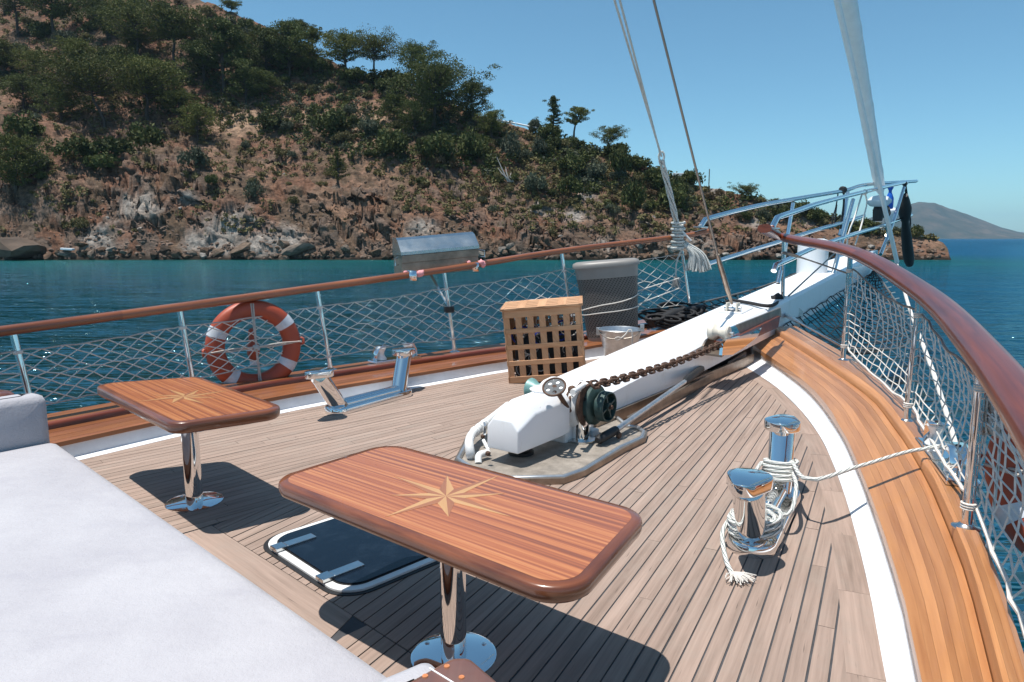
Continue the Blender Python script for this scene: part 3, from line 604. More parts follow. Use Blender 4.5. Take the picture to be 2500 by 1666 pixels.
# shrubs: the larger ones, one by one
BM = {k: [bush(s, k, n, z, t) for s in (1, 2, 3)] for k, n, z, t in (('maquis', 1300, .075, .9), ('greyscrub', 1300, .07, .95), ('dryscrub', 900, .08, .7), ('brownscrub', 800, .08, .6))}
def shrub(px, py, wp, hp, kind, label, group=None, name='shrub'):
    p = hit(px, py); d = p.y / FPX; o = place(name, BM[kind][random.randrange(3)], (p.x, p.y, p.z - .1), None, (0, 0, random.uniform(0, 6.28)), (wp * d * .5, wp * d * .5, hp * d))
    return tag(o, label, 'shrub', group)
for a in ((816, 340, 122, 70, 'maquis', 'widest dark green bush on the terrace of the bare slope'), (668, 325, 95, 50, 'maquis', 'bright green bush left of the widest terrace bush'),
          (475, 418, 84, 56, 'greyscrub', 'grey green round bush on the left scree'), (623, 492, 60, 56, 'greyscrub', 'grey round bush low on the rocks above the pale cliff'),
          (714, 500, 40, 26, 'dryscrub', 'small olive bush right of the low grey bush'), (1246, 395, 66, 70, 'greyscrub', 'tall grey green bush right of the central pine'),
          (1316, 385, 50, 50, 'greyscrub', 'grey bush behind the tall grey green bush'), (1393, 430, 84, 56, 'maquis', 'green bush under the cone shaped conifer'),
          (1456, 445, 76, 50, 'greyscrub', 'grey bush on the right hand slope'), (1515, 450, 66, 90, 'maquis', 'tall dark bush on the right hand ravine'),
          (1393, 482, 80, 56, 'maquis', 'dark bush in the hollow of the right slope'), (1308, 475, 70, 56, 'greyscrub', 'grey bush above the dead branch rocks'),
          (1545, 520, 70, 90, 'maquis', 'bush mass behind the knotted halyard'), (1640, 520, 90, 80, 'maquis', 'green bush right of the knotted halyard'),
          (1600, 470, 90, 60, 'maquis', 'green bush on the shoulder above the handrail end'), (1690, 455, 70, 44, 'maquis', 'dark bush on the crest near the pole'),
          (1560, 415, 80, 36, 'maquis', 'dark bush on the crest left of the wire stay'), (1500, 385, 90, 40, 'maquis', 'green bush on the crest under the drooping pine'),
          (868, 208, 95, 44, 'maquis', 'dark bush under the first skyline pine of the ridge group'), (938, 208, 105, 42, 'maquis', 'dark bush under the spreading skyline pine'), (996, 220, 90, 46, 'maquis', 'dark bush left of the highest skyline pine'), (1050, 232, 90, 50, 'maquis', 'dark bush between the highest skyline pine and the gnarled pine'), (1340, 345, 70, 44, 'maquis', 'dark bush at the foot of the cone shaped conifer'), (960, 385, 110, 70, 'maquis', 'deep green bush below the central pine on its left'),
          (1060, 400, 130, 80, 'maquis', 'deep green bush right below the central pine'), (1150, 400, 100, 80, 'maquis', 'deep green bush below the central pine on its right'),
          (900, 330, 70, 40, 'greyscrub', 'grey bush left of the central pine'), (195, 400, 120, 60, 'maquis', 'shaded bush under the leaning umbrella pine'),
          (280, 395, 120, 70, 'maquis', 'shaded bush mass in the gully on the left'), (360, 370, 110, 70, 'maquis', 'shaded bush under the round domed pine'),
          (250, 430, 110, 54, 'maquis', 'lowest dark bush of the shaded gully'), (60, 345, 110, 64, 'maquis', 'dark bush mass at the left edge'),
          (90, 425, 80, 60, 'greyscrub', 'grey bush above the shore at the left'), (195, 560, 56, 40, 'dryscrub', 'olive bush on the shore rocks at the left'),
          (160, 115, 70, 40, 'greyscrub', 'grey bush under the forked pine'), (50, 140, 60, 34, 'greyscrub', 'pale grey bush high on the left slope'),
          (1990, 545, 66, 36, 'maquis', 'dark bush on the headland tip seen between the pulpit posts'), (1815, 545, 40, 40, 'maquis', 'dark bush on the bluff seen under the pulpit rail')):
    shrub(*a)
KN = {'maquis': 'dark green bush', 'greyscrub': 'grey green bush', 'dryscrub': 'olive dry tussock', 'brownscrub': 'brown dry tussock'}
SZ = lambda w, a, b: 'small' if w < a else 'big' if w > b else 'middling'
GN = {'maquis': 'dark green bushes on the slope', 'greyscrub': 'grey green bushes on the slope', 'dryscrub': 'olive tussocks on the slope', 'brownscrub': 'brown tussocks on the slope'}
rr = random.Random(5); cnt = 0
ridge_px = np.array(RIDGE, float)
while cnt < 285:
    px = rr.uniform(0, 2240); top = np.interp(px, ridge_px[:, 0], ridge_px[:, 1]); lo = 560 if px > 300 else 500
    py = rr.uniform(max(3, top + 4), lo); f = (py - top) / max(40, 590 - top)
    if f > .72 and rr.random() < .7: continue
    dens = float(fbm(np.array([px / 160]), np.array([py / 110]), 3, 200)[0])
    if px > 1690 and rr.random() < .75: continue
    if dens < .42 and rr.random() < .6: continue
    k = rr.choices(('maquis', 'greyscrub', 'dryscrub', 'brownscrub'), ((3, 2.4, 3, 1.6) if f < .35 or px > 1250 else (1, 1.5, 5, 3)))[0]
    w = rr.uniform(20, 52) * (1.4 if k == 'maquis' else 1) * (.75 if f > .5 else 1)
    shrub(px, py, w, w * rr.uniform(.5, .75), k, SZ(w, 24, 38) + ' ' + KN[k] + ' ' + where(px, py), GN[k], 'shrub' if k in ('maquis', 'greyscrub') else 'tussock'); cnt += 1
allv = {'dryscrub': [], 'maquis': [], 'greyscrub': []}; r = np.random.RandomState(3)
for k in range(7600):
    px = rr.uniform(-60, 2290); top = np.interp(px, ridge_px[:, 0], ridge_px[:, 1]); py = rr.uniform(max(0, top + 2), 575)
    if py > 520 and rr.random() < .6: continue
    f = (py - top) / max(40, 590 - top); dn = float(fbm(np.array([px / 130]), np.array([py / 80]), 3, 210)[0]); green = (f < .52 and dn > .30 and px < 1230) or (px > 1230 and f < .6 and dn > .52)
    if f > .6 and dn < .5 and px < 1200: continue
    if px > 1690 and rr.random() < .8: continue
    if f > .5 and rr.random() < .45: continue
    kq = ('maquis' if rr.random() < .6 else 'greyscrub') if green and rr.random() < .82 else 'dryscrub'
    p = hit(px, py); s = rr.uniform(.3, .9) * (1.5 if kq != 'dryscrub' else 1); v = leaves([(p.x, p.y, p.z + s * .35, s)], 34 if kq == 'dryscrub' else 50, .15 + .10 * s, r, .7, .5); allv[kq].append(v)
for kq, lb in (('dryscrub', 'low dry olive scrub covering the red hillside'), ('maquis', 'low dark green scrub filling the gaps between the hillside trees'), ('greyscrub', 'low grey green scrub mixed over the hillside')):
    o = bpy.data.objects.new('ground_scrub', leafmesh('ground_scrub', np.concatenate(allv[kq]), M[kq])); COL.objects.link(o); tag(o, lb, None, kind='stuff')
# rocks
RM = []
m, nt, b = newmat('weathered_rock'); oi = nt.nodes.new('ShaderNodeObjectInfo'); n1 = noise(nt, coord(nt), 2.2, 7, .7)
cA = ramp(nt, oi.outputs['Random'], [(0, (.05, .036, .027)), (.35, (.12, .075, .05)), (.65, (.155, .11, .08)), (.85, (.17, .15, .13)), (1, (.33, .30, .27))])
nt.links.new(mixc(nt, cA, ramp(nt, n1, [(.3, (.35, .35, .35)), (.65, (1.2, 1.2, 1.2))]), 1.0, 'MULTIPLY'), b.inputs['Base Color']); b.inputs['Roughness'].default_value = .9; b.inputs['Specular IOR Level'].default_value = .2; bump(nt, n1, b, .8, .12); M['rock'] = m
for s in range(7):
    q = random.Random(s); bm = bmesh.new(); bmesh.ops.create_icosphere(bm, subdivisions=2, radius=1)
    for i in range(16):                     # shear flat faces off
        n = V((q.gauss(0, 1), q.gauss(0, 1), q.gauss(0, 1))).normalized(); dd = q.uniform(.45, .8)
        for v in bm.verts:
            e = v.co.dot(n) - dd
            if e > 0: v.co -= n * e
    for v in bm.verts: v.co += V((q.gauss(0, .03), q.gauss(0, .03), q.gauss(0, .03)))
    me = bpy.data.meshes.new('rock'); bm.to_mesh(me); bm.free(); me.materials.append(m); RM.append(me)
LO = []
for s in range(3):
    bm = bmesh.new(); bmesh.ops.create_icosphere(bm, subdivisions=1, radius=1); q = random.Random(40 + s)
    for v in bm.verts: v.co *= q.uniform(.65, 1.15)
    me = bpy.data.meshes.new('stone'); bm.to_mesh(me); bm.free(); LO.append(me)
GROUND2 = plain('broken_stone', (.135, .088, .064), .9, 0, .55, .9, .4)
for k in range(290):
    low = k < 150
    if low:
        px = rr.uniform(-30, 2300); py = 631 - abs(rr.gauss(0, 13)); p = hit(px, py); s = rr.uniform(.3, 1.05)
        if px > 2000: s *= .7
        lab, grp = SZ(s, .6, 1.0) + ' boulder at the waterline ' + where(px, py), 'boulders along the waterline'
    else:
        px = rr.uniform(150, 2200); top = np.interp(px, ridge_px[:, 0], ridge_px[:, 1]); py = rr.uniform(max(top + 60, 380), 600); p = hit(px, py); s = rr.uniform(.2, .55)
        lab, grp = SZ(s, .42, .65) + ' angular rock ' + where(px, py), 'rocks on the scree'
        if px < 300 and py < 480: continue
    o = place('rock', RM[k % 7], (p.x, p.y, p.z + .1 * s), None, (rr.uniform(-.5, .5), rr.uniform(-.6, .2), rr.uniform(0, 6.28)), (s * rr.uniform(1, 1.7), s, s * rr.uniform(.55, .95)))
    tag(o, lab, 'rock', grp)
sv, sf = [], []
for k in range(2600):
    px = rr.uniform(-30, 2310); top = np.interp(px, ridge_px[:, 0], ridge_px[:, 1]); py = 632 - abs(rr.gauss(0, 80))
    if py < top + 12: continue
    p = hit(px, py); s = rr.uniform(.08, .30) * (1.3 if py > 590 else 1); E3 = Euler((rr.uniform(-.6, .6), rr.uniform(-.8, .3), rr.uniform(0, 6.28))).to_matrix(); o0 = len(sv)
    sv += [tuple(p + E3 @ V((v.co.x * s * 1.5, v.co.y * s, v.co.z * s * .7))) for v in LO[k % 3].vertices]; sf += [[i + o0 for i in f.vertices] for f in LO[k % 3].polygons]
me = bpy.data.meshes.new('loose_stones'); me.from_pydata(sv, [], sf); me.materials.append(GROUND2); o = bpy.data.objects.new('loose_stones', me); COL.objects.link(o); tag(o, 'loose broken stones strewn over the red scree', None, kind='stuff')
o = place('rock', RM[2], hit(55, 622) + V((0, -1, .5)), None, (0, .05, .3), (5.2, 3, 1.9)); o.data = RM[2].copy(); o.data.name = 'rock'; o.data.materials[0] = plain('dark_undercut_rock', (.085, .058, .042), .92, 0, .6, .8, .6); tag(o, 'long dark undercut rock at the waterline on the far left', 'rock')
o = place('rock', RM[4], hit(590, 615) + V((0, 0, .4)), None, (.1, -.35, .5), (2.6, 1.6, 1.0)); tag(o, 'biggest slanting pale slab above the waterline', 'rock')
o = place('rock', RM[1], hit(735, 618) + V((0, 0, .3)), None, (.1, -.3, .2), (3.0, 1.8, .9)); tag(o, 'broad slanting brown slab at the waterline right of the pale slab', 'rock')
# small built things on the headland
p = hit(172, 616); MB().box(p + V((0, -.6, .4)), (1.7, .6, .28), Matrix.Rotation(.05, 3, 'Y')).build('stone_slab', M['whitewall'], bevel=.04); tag(bpy.data.objects['stone_slab'], 'small white concrete block on the shore beside the dark rock', 'block')
yq = hit(1262, 316).y - 1; p0, p1, p2 = dep(1212, 293, yq), dep(1258, 302, yq), dep(1312, 313, yq)
t = thing('pipe', 'pair of white pipes lying end to end on the crest right of the central pine', 'pipe', p1)
MB().cyl(p0, p1, .17, 10).build('pipe_length', M['whitewall'], t); MB().cyl(p1 + V((.15, 0, 0)), p2, .16, 10).build('pipe_length', M['whitewall'], t); MB().cyl(p0 + V((-.9, 0, -.6)), p0 + V((.6, 0, -.1)), .24, 10).build('pipe_length', M['whitewall'], t)
p = hit(1730, 468); o = MB().cyl(p - V((0, 0, .5)), p + V((.0, 0, 3.6)), .09, 8).build('post', M['wire']); tag(o, 'thin dark pole standing on the crest of the headland', 'pole')
p = hit(1660, 437); o = MB().box(p + V((0, 0, .5)), (2.4, .6, .7)).build('stone_slab', M['whitewall'], bevel=.05); tag(o, 'white block on the crest among the bushes left of the wire stay', 'block')
p = hit(1240, 445); bm = MB()
for i, (a, l) in enumerate(((-.45, 4.2), (-.15, 2.6), (-.75, 2.4), (.35, 1.6))): bm.tube([p + V((0, -.5, 0)) + V((i * .3, 0, 0)), p + V((math.sin(a) * l * .6, -.6, l * .55)), p + V((math.sin(a) * l, -.4 + .2 * i, l * .95))], [.13, .09, .03], 6)
tag(bm.build('dead_branch', M['deadwood'], smooth=60), 'bleached dead branch standing on the scree below the central pine', 'branch')
# ------------------------------------------------------------ the boat: hull, deck, bulwarks
LBp = [at(*p) for p in [(221, 1118), (460, 1061), (700, 1007), (900, 969), (1100, 933), (1234, 909), (1425, 881)]]
LB = [LBp[0] + (LBp[0] - LBp[1]) * 3] + [LBp[0] + (LBp[0] - LBp[1])] + LBp + [LBp[-1] + (LBp[-1] - LBp[-2]) * 1.0, LBp[-1] + (LBp[-1] - LBp[-2]) * 1.75]
LB = [V((p.x, p.y, 0)) for p in LB]
RBp = [at(*p) for p in [(1812, 891), (1849, 914), (1900, 949), (1956, 1003), (2000, 1062), (2026, 1113), (2060, 1202), (2091, 1310), (2125, 1453), (2164, 1663)]]
RBp = [V((p.x, p.y, 0)) for p in RBp]
RB = RBp + [RBp[-1] + (RBp[-1] - RBp[-3]) * 1.0, RBp[-1] + (RBp[-1] - RBp[-3]) * 2.6]
RBs = resamp(RB, 40)          # bow to aft
# starboard bench, groove and cap lines (bow to aft) with their heights
def line3(pts): return [at(x, y, z) for x, y, z in pts]
IB = line3([(1837, 857, .06), (1962, 950, .06), (2043, 1052, .055), (2091, 1154, .05), (2135, 1273, .05), (2198, 1480, .05), (2236, 1666, .05)])
GR = line3([(1889, 812, .26), (2096, 950, .20), (2176, 1035, .17), (2224, 1103, .15), (2275, 1195, .13), (2309, 1276, .12), (2346, 1368, .11), (2380, 1480, .105), (2426, 1666, .10)])
OU = line3([(1946, 796, .33), (2103, 885, .27), (2206, 966, .235), (2295, 1075, .20), (2396, 1297, .18), (2456, 1448, .175), (2500, 1585, .17)])
def ext(p, k=1.6): d = (p[-1] - p[-2]).normalized() * k; return p + [p[-1] + d]
IBs, GRs, OUs = resamp(ext(IB), 30), resamp(ext(GR), 30), resamp(ext(OU), 30)
up = lambda p, z: V((p.x, p.y, p.z + z))
fl = lambda p, z=0: V((p.x, p.y, z))
# waterway strip
def strip(name, rows, mat, par=None, **k): return MB().loft(list(zip(*rows))).build(name, mat, par, **k)
t = MB()
Rb30 = resamp(RB[:len(RB) - 1], 30)
t.loft([[fl(a, -.03), fl(a, .002), fl(b, .03), fl(b, .08)] for a, b in zip(Rb30, IBs)])
ww = thing('waterway', 'white painted waterway strip between the deck and the starboard bench', 'waterway', (2.0, 4, 0))
t.build('strip', M['whitewall'], ww, smooth=40)
# starboard bench of laminated strakes
bench = thing('bench', 'wide honey coloured laminated bench curving along the starboard side', 'bench', (2.4, 4.5, 0))
def benchtop(a, g, f):
    z0 = .11 + (.02 if a.z > .055 else 0); return V((a.x + (g.x - a.x) * f, a.y + (g.y - a.y) * f, z0 + (g.z - z0) * min(1, f * 1.0) + .0))
nose = MB().loft([[fl(a, .05), V((a.x, a.y, .09)), benchtop(a, g, .012), benchtop(a, g, .06), benchtop(a, g, .17)] for a, g in zip(IBs, GRs)])
nose.build('strake', M['bench'], bench, smooth=50)
cuts = [.17, .29, .46, .57, .73, .86, .984]
for k in range(6):
    f0, f1 = cuts[k] + .0015, cuts[k + 1]
    MB().loft([[benchtop(a, g, f0) - V((0, 0, .02)), benchtop(a, g, f0) + V((0, 0, .0005 * (k % 2))), benchtop(a, g, f1 - .0015) + V((0, 0, .0005 * (k % 2))), benchtop(a, g, f1 - .0015) - V((0, 0, .02))] for a, g in zip(IBs, GRs)]).build('strake', M['bench'], bench, smooth=30)
cap = thing('bulwark_cap', 'raised varnished cap rail outboard of the starboard bench', 'cap rail', (2.9, 4.5, .1))
def capz(g, o): return o.z
MB().loft([[up(g, -.05), V((g.x, g.y, capz(g, o) - .016)), V((g.x + (o.x - g.x) * .05, g.y + (o.y - g.y) * .05, capz(g, o))), V((g.x + (o.x - g.x) * .24, g.y + (o.y - g.y) * .24, capz(g, o) + .002))] for g, o in zip(GRs, OUs)]).build('strake', M['bench'], cap, smooth=60)
for k, (f0, f1) in enumerate(((.247, .5), (.506, .76), (.766, .97))):
    MB().loft([[V((g.x + (o.x - g.x) * f0, g.y + (o.y - g.y) * f0, capz(g, o) - .03)), V((g.x + (o.x - g.x) * f0, g.y + (o.y - g.y) * f0, capz(g, o) + .002)), V((g.x + (o.x - g.x) * f1, g.y + (o.y - g.y) * f1, capz(g, o) + .002 - .008 * (k == 2))), V((g.x + (o.x - g.x) * (f1 + .004), g.y + (o.y - g.y) * (f1 + .004), capz(g, o) - .06))] for g, o in zip(GRs, OUs)]).build('strake', M['bench'], cap, smooth=40)
# bow ends of bench and cap
e0 = [fl(IBs[0], .05), benchtop(IBs[0], GRs[0], 0), benchtop(IBs[0], GRs[0], 1), fl(GRs[0], .05)]
MB().add(e0, [[0, 1, 2, 3]]).build('end_grain', M['bench'], bench, fix=False)
e1 = [up(GRs[0], -.05), V((GRs[0].x, GRs[0].y, OUs[0].z)), OUs[0] + V((0, 0, 0)), up(OUs[0], -.2)]
MB().add(e1, [[0, 1, 2, 3]]).build('end_grain', M['bench'], cap, fix=False)
# port side: white wall, bench, cap
PB = resamp(LB, 34)
def off(d): return offs(PB, d)
W0, W1, W2, W3, W4, W5 = off(0), off(.07), off(.09), off(.42), off(.44), off(.72)
kk = [max(0, (i - 24) / 9) for i in range(34)]
def pz(i, z): return z + .13 * kk[i] ** 1.5
ww = thing('waterway', 'white painted low wall under the port bench with a shaded face', 'waterway', (-1.5, 6.2, 0))
MB().loft([[fl(W0[i], -.03), fl(W0[i], .002), fl(W1[i], .012), fl(W2[i], pz(i, .10))] for i in range(34)]).build('strip', M['whitewall'], ww, smooth=30)
bench = thing('bench', 'narrow varnished ledge running along the port side below the netting', 'bench', (-1.7, 6.4, 0))
W25 = off(.075)
MB().loft([[fl(W2[i], pz(i, .095)), fl(W25[i], pz(i, .10)), fl(W25[i], pz(i, .13)), fl(off_, pz(i, .14))] for i, off_ in enumerate(off(.10))]).build('strake', M['port_bench'], bench, smooth=60)
for a_, b_ in ((.103, .21), (.213, .32), (.323, .43)):
    A_, B_ = off(a_), off(b_); MB().loft([[fl(A_[i], pz(i, .12)), fl(A_[i], pz(i, .14)), fl(B_[i], pz(i, .14)), fl(B_[i], pz(i, .12))] for i in range(34)]).build('strake', M['port_bench'], bench, smooth=30)
cap = thing('bulwark_cap', 'dark varnished cap rail along the port side carrying the netting posts', 'cap rail', (-2, 6.6, .1))
C1, C2, C3 = off(.425), off(.437), off(.455)
MB().loft([[fl(W3[i], pz(i, .10)), fl(W3[i], pz(i, .165)), fl(C1[i], pz(i, .18)), fl(C2[i], pz(i, .185)), fl(C3[i], pz(i, .187))] for i in range(34)]).build('strake', M['rail'], cap, smooth=60)
for a_, b_ in ((.457, .58), (.583, .71)):
    A_, B_ = off(a_), off(b_); MB().loft([[fl(A_[i], pz(i, .15)), fl(A_[i], pz(i, .187)), fl(B_[i], pz(i, .187)), fl(off(b_ + .01)[i] if False else B_[i], pz(i, .08))] for i in range(34)]).build('strake', M['port_bench'], cap, smooth=30)
# hull outside
hp = [fl(W5[i], pz(i, .15)) for i in range(34)]; hs = [V((o.x, o.y, o.z - .05)) for o in OUs]
bowpt = B(6.2, .1)
ring = hp + [V((bowpt.x, bowpt.y, .38))] + hs
lo = []
cen = V((-1.2, 2.5, 0))
for p in ring: q = p.lerp(V((cen.x, cen.y, 0)), .10); lo.append(V((q.x, q.y, SEA - .6)))
struct(MB().loft([ring, [p.lerp(l, .3) + (p - V((cen.x, cen.y, p.z))) * .0 for p, l in zip(ring, lo)], lo]).build('hull', M['hull'], smooth=60))
# deck: caulk sheet with the planks laid on it
deckpoly = [p for p in LB] + [fl(B(5.2, .2)), fl(B(4.6, -.3))] + RB + [V((-.5, -1.5, 0)), V((-4.2, 1.0, 0))]
dk = MB().prism(deckpoly, -.06, -.004).build('deck', M['caulk']); struct(dk)
def clip(poly, p, n):            # keep the side where (x-p).n >= 0
    out = []
    for i in range(len(poly)):
        a, b = poly[i], poly[(i + 1) % len(poly)]; da, db = (a - p).dot(n), (b - p).dot(n)
        if da >= 0: out.append(a)
        if da * db < 0: out.append(a.lerp(b, da / (da - db)))
    return out
NPL = 0
def plank(poly, ang, z=0.0, gap=.0, mat='deck'):
    global NPL
    if len(poly) < 3: return
    c = sum(poly, V((0, 0, 0))) / len(poly)
    area = abs(sum(poly[i].x * poly[(i + 1) % len(poly)].y - poly[(i + 1) % len(poly)].x * poly[i].y for i in range(len(poly)))) / 2
    if area < .0012: return
    ca, sa = math.cos(-ang), math.sin(-ang); loc = [V(((p.x - c.x) * ca - (p.y - c.y) * sa, (p.x - c.x) * sa + (p.y - c.y) * ca, 0)) for p in poly]
    me = MB().prism(loc, -.02, 0).mesh('plank', M[mat]); o = place('plank', me, (c.x - ORG['deck'].x, c.y - ORG['deck'].y, c.z - ORG['deck'].z + z + random.uniform(-.0006, .0006)), dk, (0, 0, ang)); NPL += 1
    return o
def planking(region, ang, width, gap, p0, seed, skip=None, butt=(1.6, 3.4)):
    q = random.Random(seed); d = V((math.cos(ang), math.sin(ang), 0)); n = V((-math.sin(ang), math.cos(ang), 0))
    us_ = [(p - p0).dot(n) for p in region]; k0, k1 = math.floor(min(us_) / width), math.ceil(max(us_) / width)
    for k in range(k0, k1):
        g = gap * q.uniform(.7, 1.3)
        s = clip(clip(region, p0 + n * (k * width + g / 2), n), p0 + n * ((k + 1) * width - g / 2), -n)
        if len(s) < 3: continue
        ls = [(p - p0).dot(d) for p in s]; a = min(ls); e = max(ls); x = a + q.uniform(.6, 3.0); st = a
        while True:
            hi = x if x < e - .4 else e + 1
            seg = clip(clip(s, p0 + d * (st + .0015), d), p0 + d * (hi - .0015), -d)
            if seg and not (skip and skip(seg)): plank(seg, ang)
            if hi > e: break
            st = x; x += q.uniform(*butt)
AP, AS = R(90 - 45.2), R(90 - 28.2)
J0 = at(483, 1292); JD = V((math.sin(R(41.3)), math.cos(R(41.3)), 0)); JN = V((-JD.y, JD.x, 0))     # joint between the port and starboard laid planks
marg = .12
inner = offs(list(reversed(RB)), marg); inner = list(reversed([V(p) for p in inner]))
if (inner[4] - RB[4]).dot(V((-1, 0, 0))) < 0: inner = list(reversed(offs(list(reversed(RB)), -marg)))
pinner = [V(p) for p in offs(LB, -.06)]
# margin planks
for side, (o1, i1), a0 in (('s', (RB, inner), 0), ('p', (LB, pinner), 0)):
    n = len(o1) - 1
    for k in range(n):
        a, b, c_, d_ = o1[k], o1[k + 1], i1[k + 1], i1[k]; dv = (b - a).normalized()
        q = [a, b - dv * .0015, c_ - dv * .0015, d_]; plank([V((p.x, p.y, 0)) for p in q], math.atan2(dv.y, dv.x))
# frame plank along the mattress, mitred round the hatch
E = V((.729, -.684, 0)).normalized(); EN = V((-E.y, E.x, 0))          # along the mattress edge, and towards the bow
F0 = at(860, 1508); F1 = at(1020 - 160, 1508)
f_in = at(860, 1503)            # inner mitre corner
fw = .20
def Lp(p, s, t): return p + E * s + EN * t
framep = [Lp(f_in, -1.25, 0), Lp(f_in, 0, 0), Lp(f_in, .10, -fw), Lp(f_in, -1.25, -fw)]
plank(framep, math.atan2(E.y, E.x))
# plank beside the hatch, running forward from the mitre
DS = V((math.cos(AS), math.sin(AS), 0)); NS = V((-DS.y, DS.x, 0))
aft_p = Lp(f_in, 0, -fw)
sreg = inner[:] + []
sreg = [V((p.x, p.y, 0)) for p in inner] + [V((1.0, -1.2, 0)), V((-3.6, 1.0, 0)), V((-3.6, 9.5, 0)), V((inner[0].x - .3, 9.5, 0))]
sreg = clip(sreg, J0, -JN)
main = clip(sreg, f_in + EN * .003, EN)
rest = clip(sreg, f_in - EN * .003, -EN)
planking(main, AS, .0665, .0068, f_in, 3)
rest2 = clip(rest, f_in - EN * fw, -EN) ; planking(rest2, AS, .0665, .0068, f_in, 8)
side = clip(clip(rest, f_in - EN * fw, EN), f_in + E * .10, E) ; planking(side, AS, .0665, .0068, f_in, 9)
preg = [V((p.x, p.y, 0)) for p in pinner] + [V((2.9, 8.2, 0)), V((0, 2.0, 0)), V((-2.9, 1.2, 0))]
preg = clip(preg, J0 + JN * .004, JN)
planking(preg, AP, .0655, .0045, J0, 4)

# ------------------------------------------------------------ guard rails
def postline(): return [fl(p) for p in off(.56)]
PL_ = postline()
def onwall(px, py):
    d = ray(px, py)
    for a, b in zip(PL_[:-1], PL_[1:]):
        ca_, cb_ = a.x * d.y - a.y * d.x, b.x * d.y - b.y * d.x
        if ca_ * cb_ <= 0:
            q = a.lerp(b, ca_ / (ca_ - cb_)); return V((q.x, q.y, EYE + d.z * q.y / d.y))
port_posts = []
for bx, by, tx, ty in ((85, 1012, 33, 818), (475, 961, 439, 761), (808, 905, 774, 712), (1110, 862, 1084, 667), (1402, 820, 1371, 620)):
    b0 = onwall(bx, by); b0 = V((b0.x, b0.y, .187)); tp = dep(tx, ty, b0.y); port_posts.append((b0, tp))
b0 = at(1687, 772, .36); port_posts.append((b0, dep(1660, 584, b0.y)))
d = (port_posts[0][0] - port_posts[1][0]); aft = (port_posts[0][0] + d * 1.0, port_posts[0][1] + (port_posts[0][1] - port_posts[1][1]) * 1.0); port_posts.insert(0, aft)
star_posts = []
for bx, by, z, tx, ty in ((1910, 798, .285, 1913, 590), (2058, 880, .27, 2076, 628), (2213, 1030, .205, 2246, 730), (2358, 1288, .175, 2401, 895)):
    b0 = at(bx, by, z); star_posts.append((b0, dep(tx, ty, b0.y)))
d = star_posts[3][0] - star_posts[2][0]; star_posts.append((star_posts[3][0] + d * .95 + V((-.12, 0, 0)), star_posts[3][1] + (star_posts[3][1] - star_posts[2][1]) * .95 + V((-.12, 0, .0))))
def railing(label, posts, tops, w, h, mat, endpts):
    r = thing('guard_rail', label, 'railing', posts[2][0])
    for b0, tp in posts:
        bm = MB().tube([b0, tp], .0235, 14); o = bm.build('post', M['chrome'], r, smooth=60)
        MB().lathe([(.058, 0), (.058, .006), (.034, .014), (.027, .022)], Matrix.Translation(b0 + V((0, 0, -.002))), 20).build('base_flange', M['steel'], o if False else r, smooth=40)
    P = resamp(tops, 46); rows = []
    for i, p in enumerate(P):
        tn = (P[min(45, i + 1)] - P[max(0, i - 1)]); tn.z = 0; tn.normalize(); s = V((tn.y, -tn.x, 0))
        rows.append([p + s * (w * math.cos(a) * (abs(math.cos(a)) ** -.35 if abs(math.cos(a)) > .05 else 1)) + V((0, 0, h * math.sin(a) + h)) for a in [2 * math.pi * k / 14 for k in range(14)]])
    return r, rows, P
r, rows, P = railing('long straight varnished port handrail on seven polished posts', port_posts, [p[1] for p in port_posts] + [dep(1727, 571, 10.0)], .042, .036, None, None)
cut = 15
for a_, b_, mt in ((0, 9, 'edge'), (9, 28, 'port_rail'), (28, 45, 'port_rail')): MB().loft([rows[i] for i in range(a_, b_ + 1)], closed=True, caps=True).build('handrail', M[mt], r, smooth=60)
PORT_R = r; PORT_TOP = P
st = [onplane(1866, 569, star_posts[0][0], B(11, -.15))] + [p[1] for p in star_posts]
r, rows, P = railing('curved red mahogany starboard handrail sweeping from the bow to the near corner', star_posts, st, .082, .052, None, None)
for a_, b_ in ((0, 19), (19, 45)): MB().loft([rows[i] for i in range(a_, b_ + 1)], closed=True, caps=True).build('handrail', M['rail'], r, smooth=60)

# netting along the port side: diamond mesh of thin cord hung between the posts
def seg_net(bm, nodes, ni, nj, diamonds, r):
    for i in range(ni):
        for j in range(nj):
            if diamonds:
                if (i + j) % 2: continue
                for di, dj in ((1, 1), (1, -1)):
                    if (i + di, j + dj) in nodes: bm.tube([nodes[(i, j)], nodes[(i + di, j + dj)]], r, 4, cap=False)
            else:
                for di, dj in ((1, 0), (0, 1)):
                    if (i + di, j + dj) in nodes: bm.tube([nodes[(i, j)], nodes[(i + di, j + dj)]], r, 4, cap=False)
q = random.Random(2); nodes = {}; ni = 0; NJ = 10; toprow, botrow = [], []
PP = port_posts
for k in range(len(PP) - 1):
    (a0, a1), (c0, c1) = PP[k], PP[k + 1]; n = 16 if k else 8
    last = k == len(PP) - 2
    for i in range(n + (1 if last else 0)):
        f = i / n; b_ = a0.lerp(c0, f); t_ = a1.lerp(c1, f); sag = math.sin(math.pi * f) * .02
        for j in range(NJ + 1):
            v = .845 - .66 * j / NJ + sag * (1 if j > NJ / 2 else -1.5); p = t_.lerp(b_, v) + V((q.gauss(0, .004), q.gauss(0, .004), q.gauss(0, .005)))
            nodes[(ni, j)] = p
        toprow.append(nodes[(ni, NJ)]); botrow.append(nodes[(ni, 0)]); ni += 1
net = thing('safety_net', 'thin diamond mesh netting laced between the port posts', 'netting', PP[3][0])
bm = MB(); seg_net(bm, nodes, ni, NJ + 1, True, .0044); bm.build('mesh', M['cord'], net)
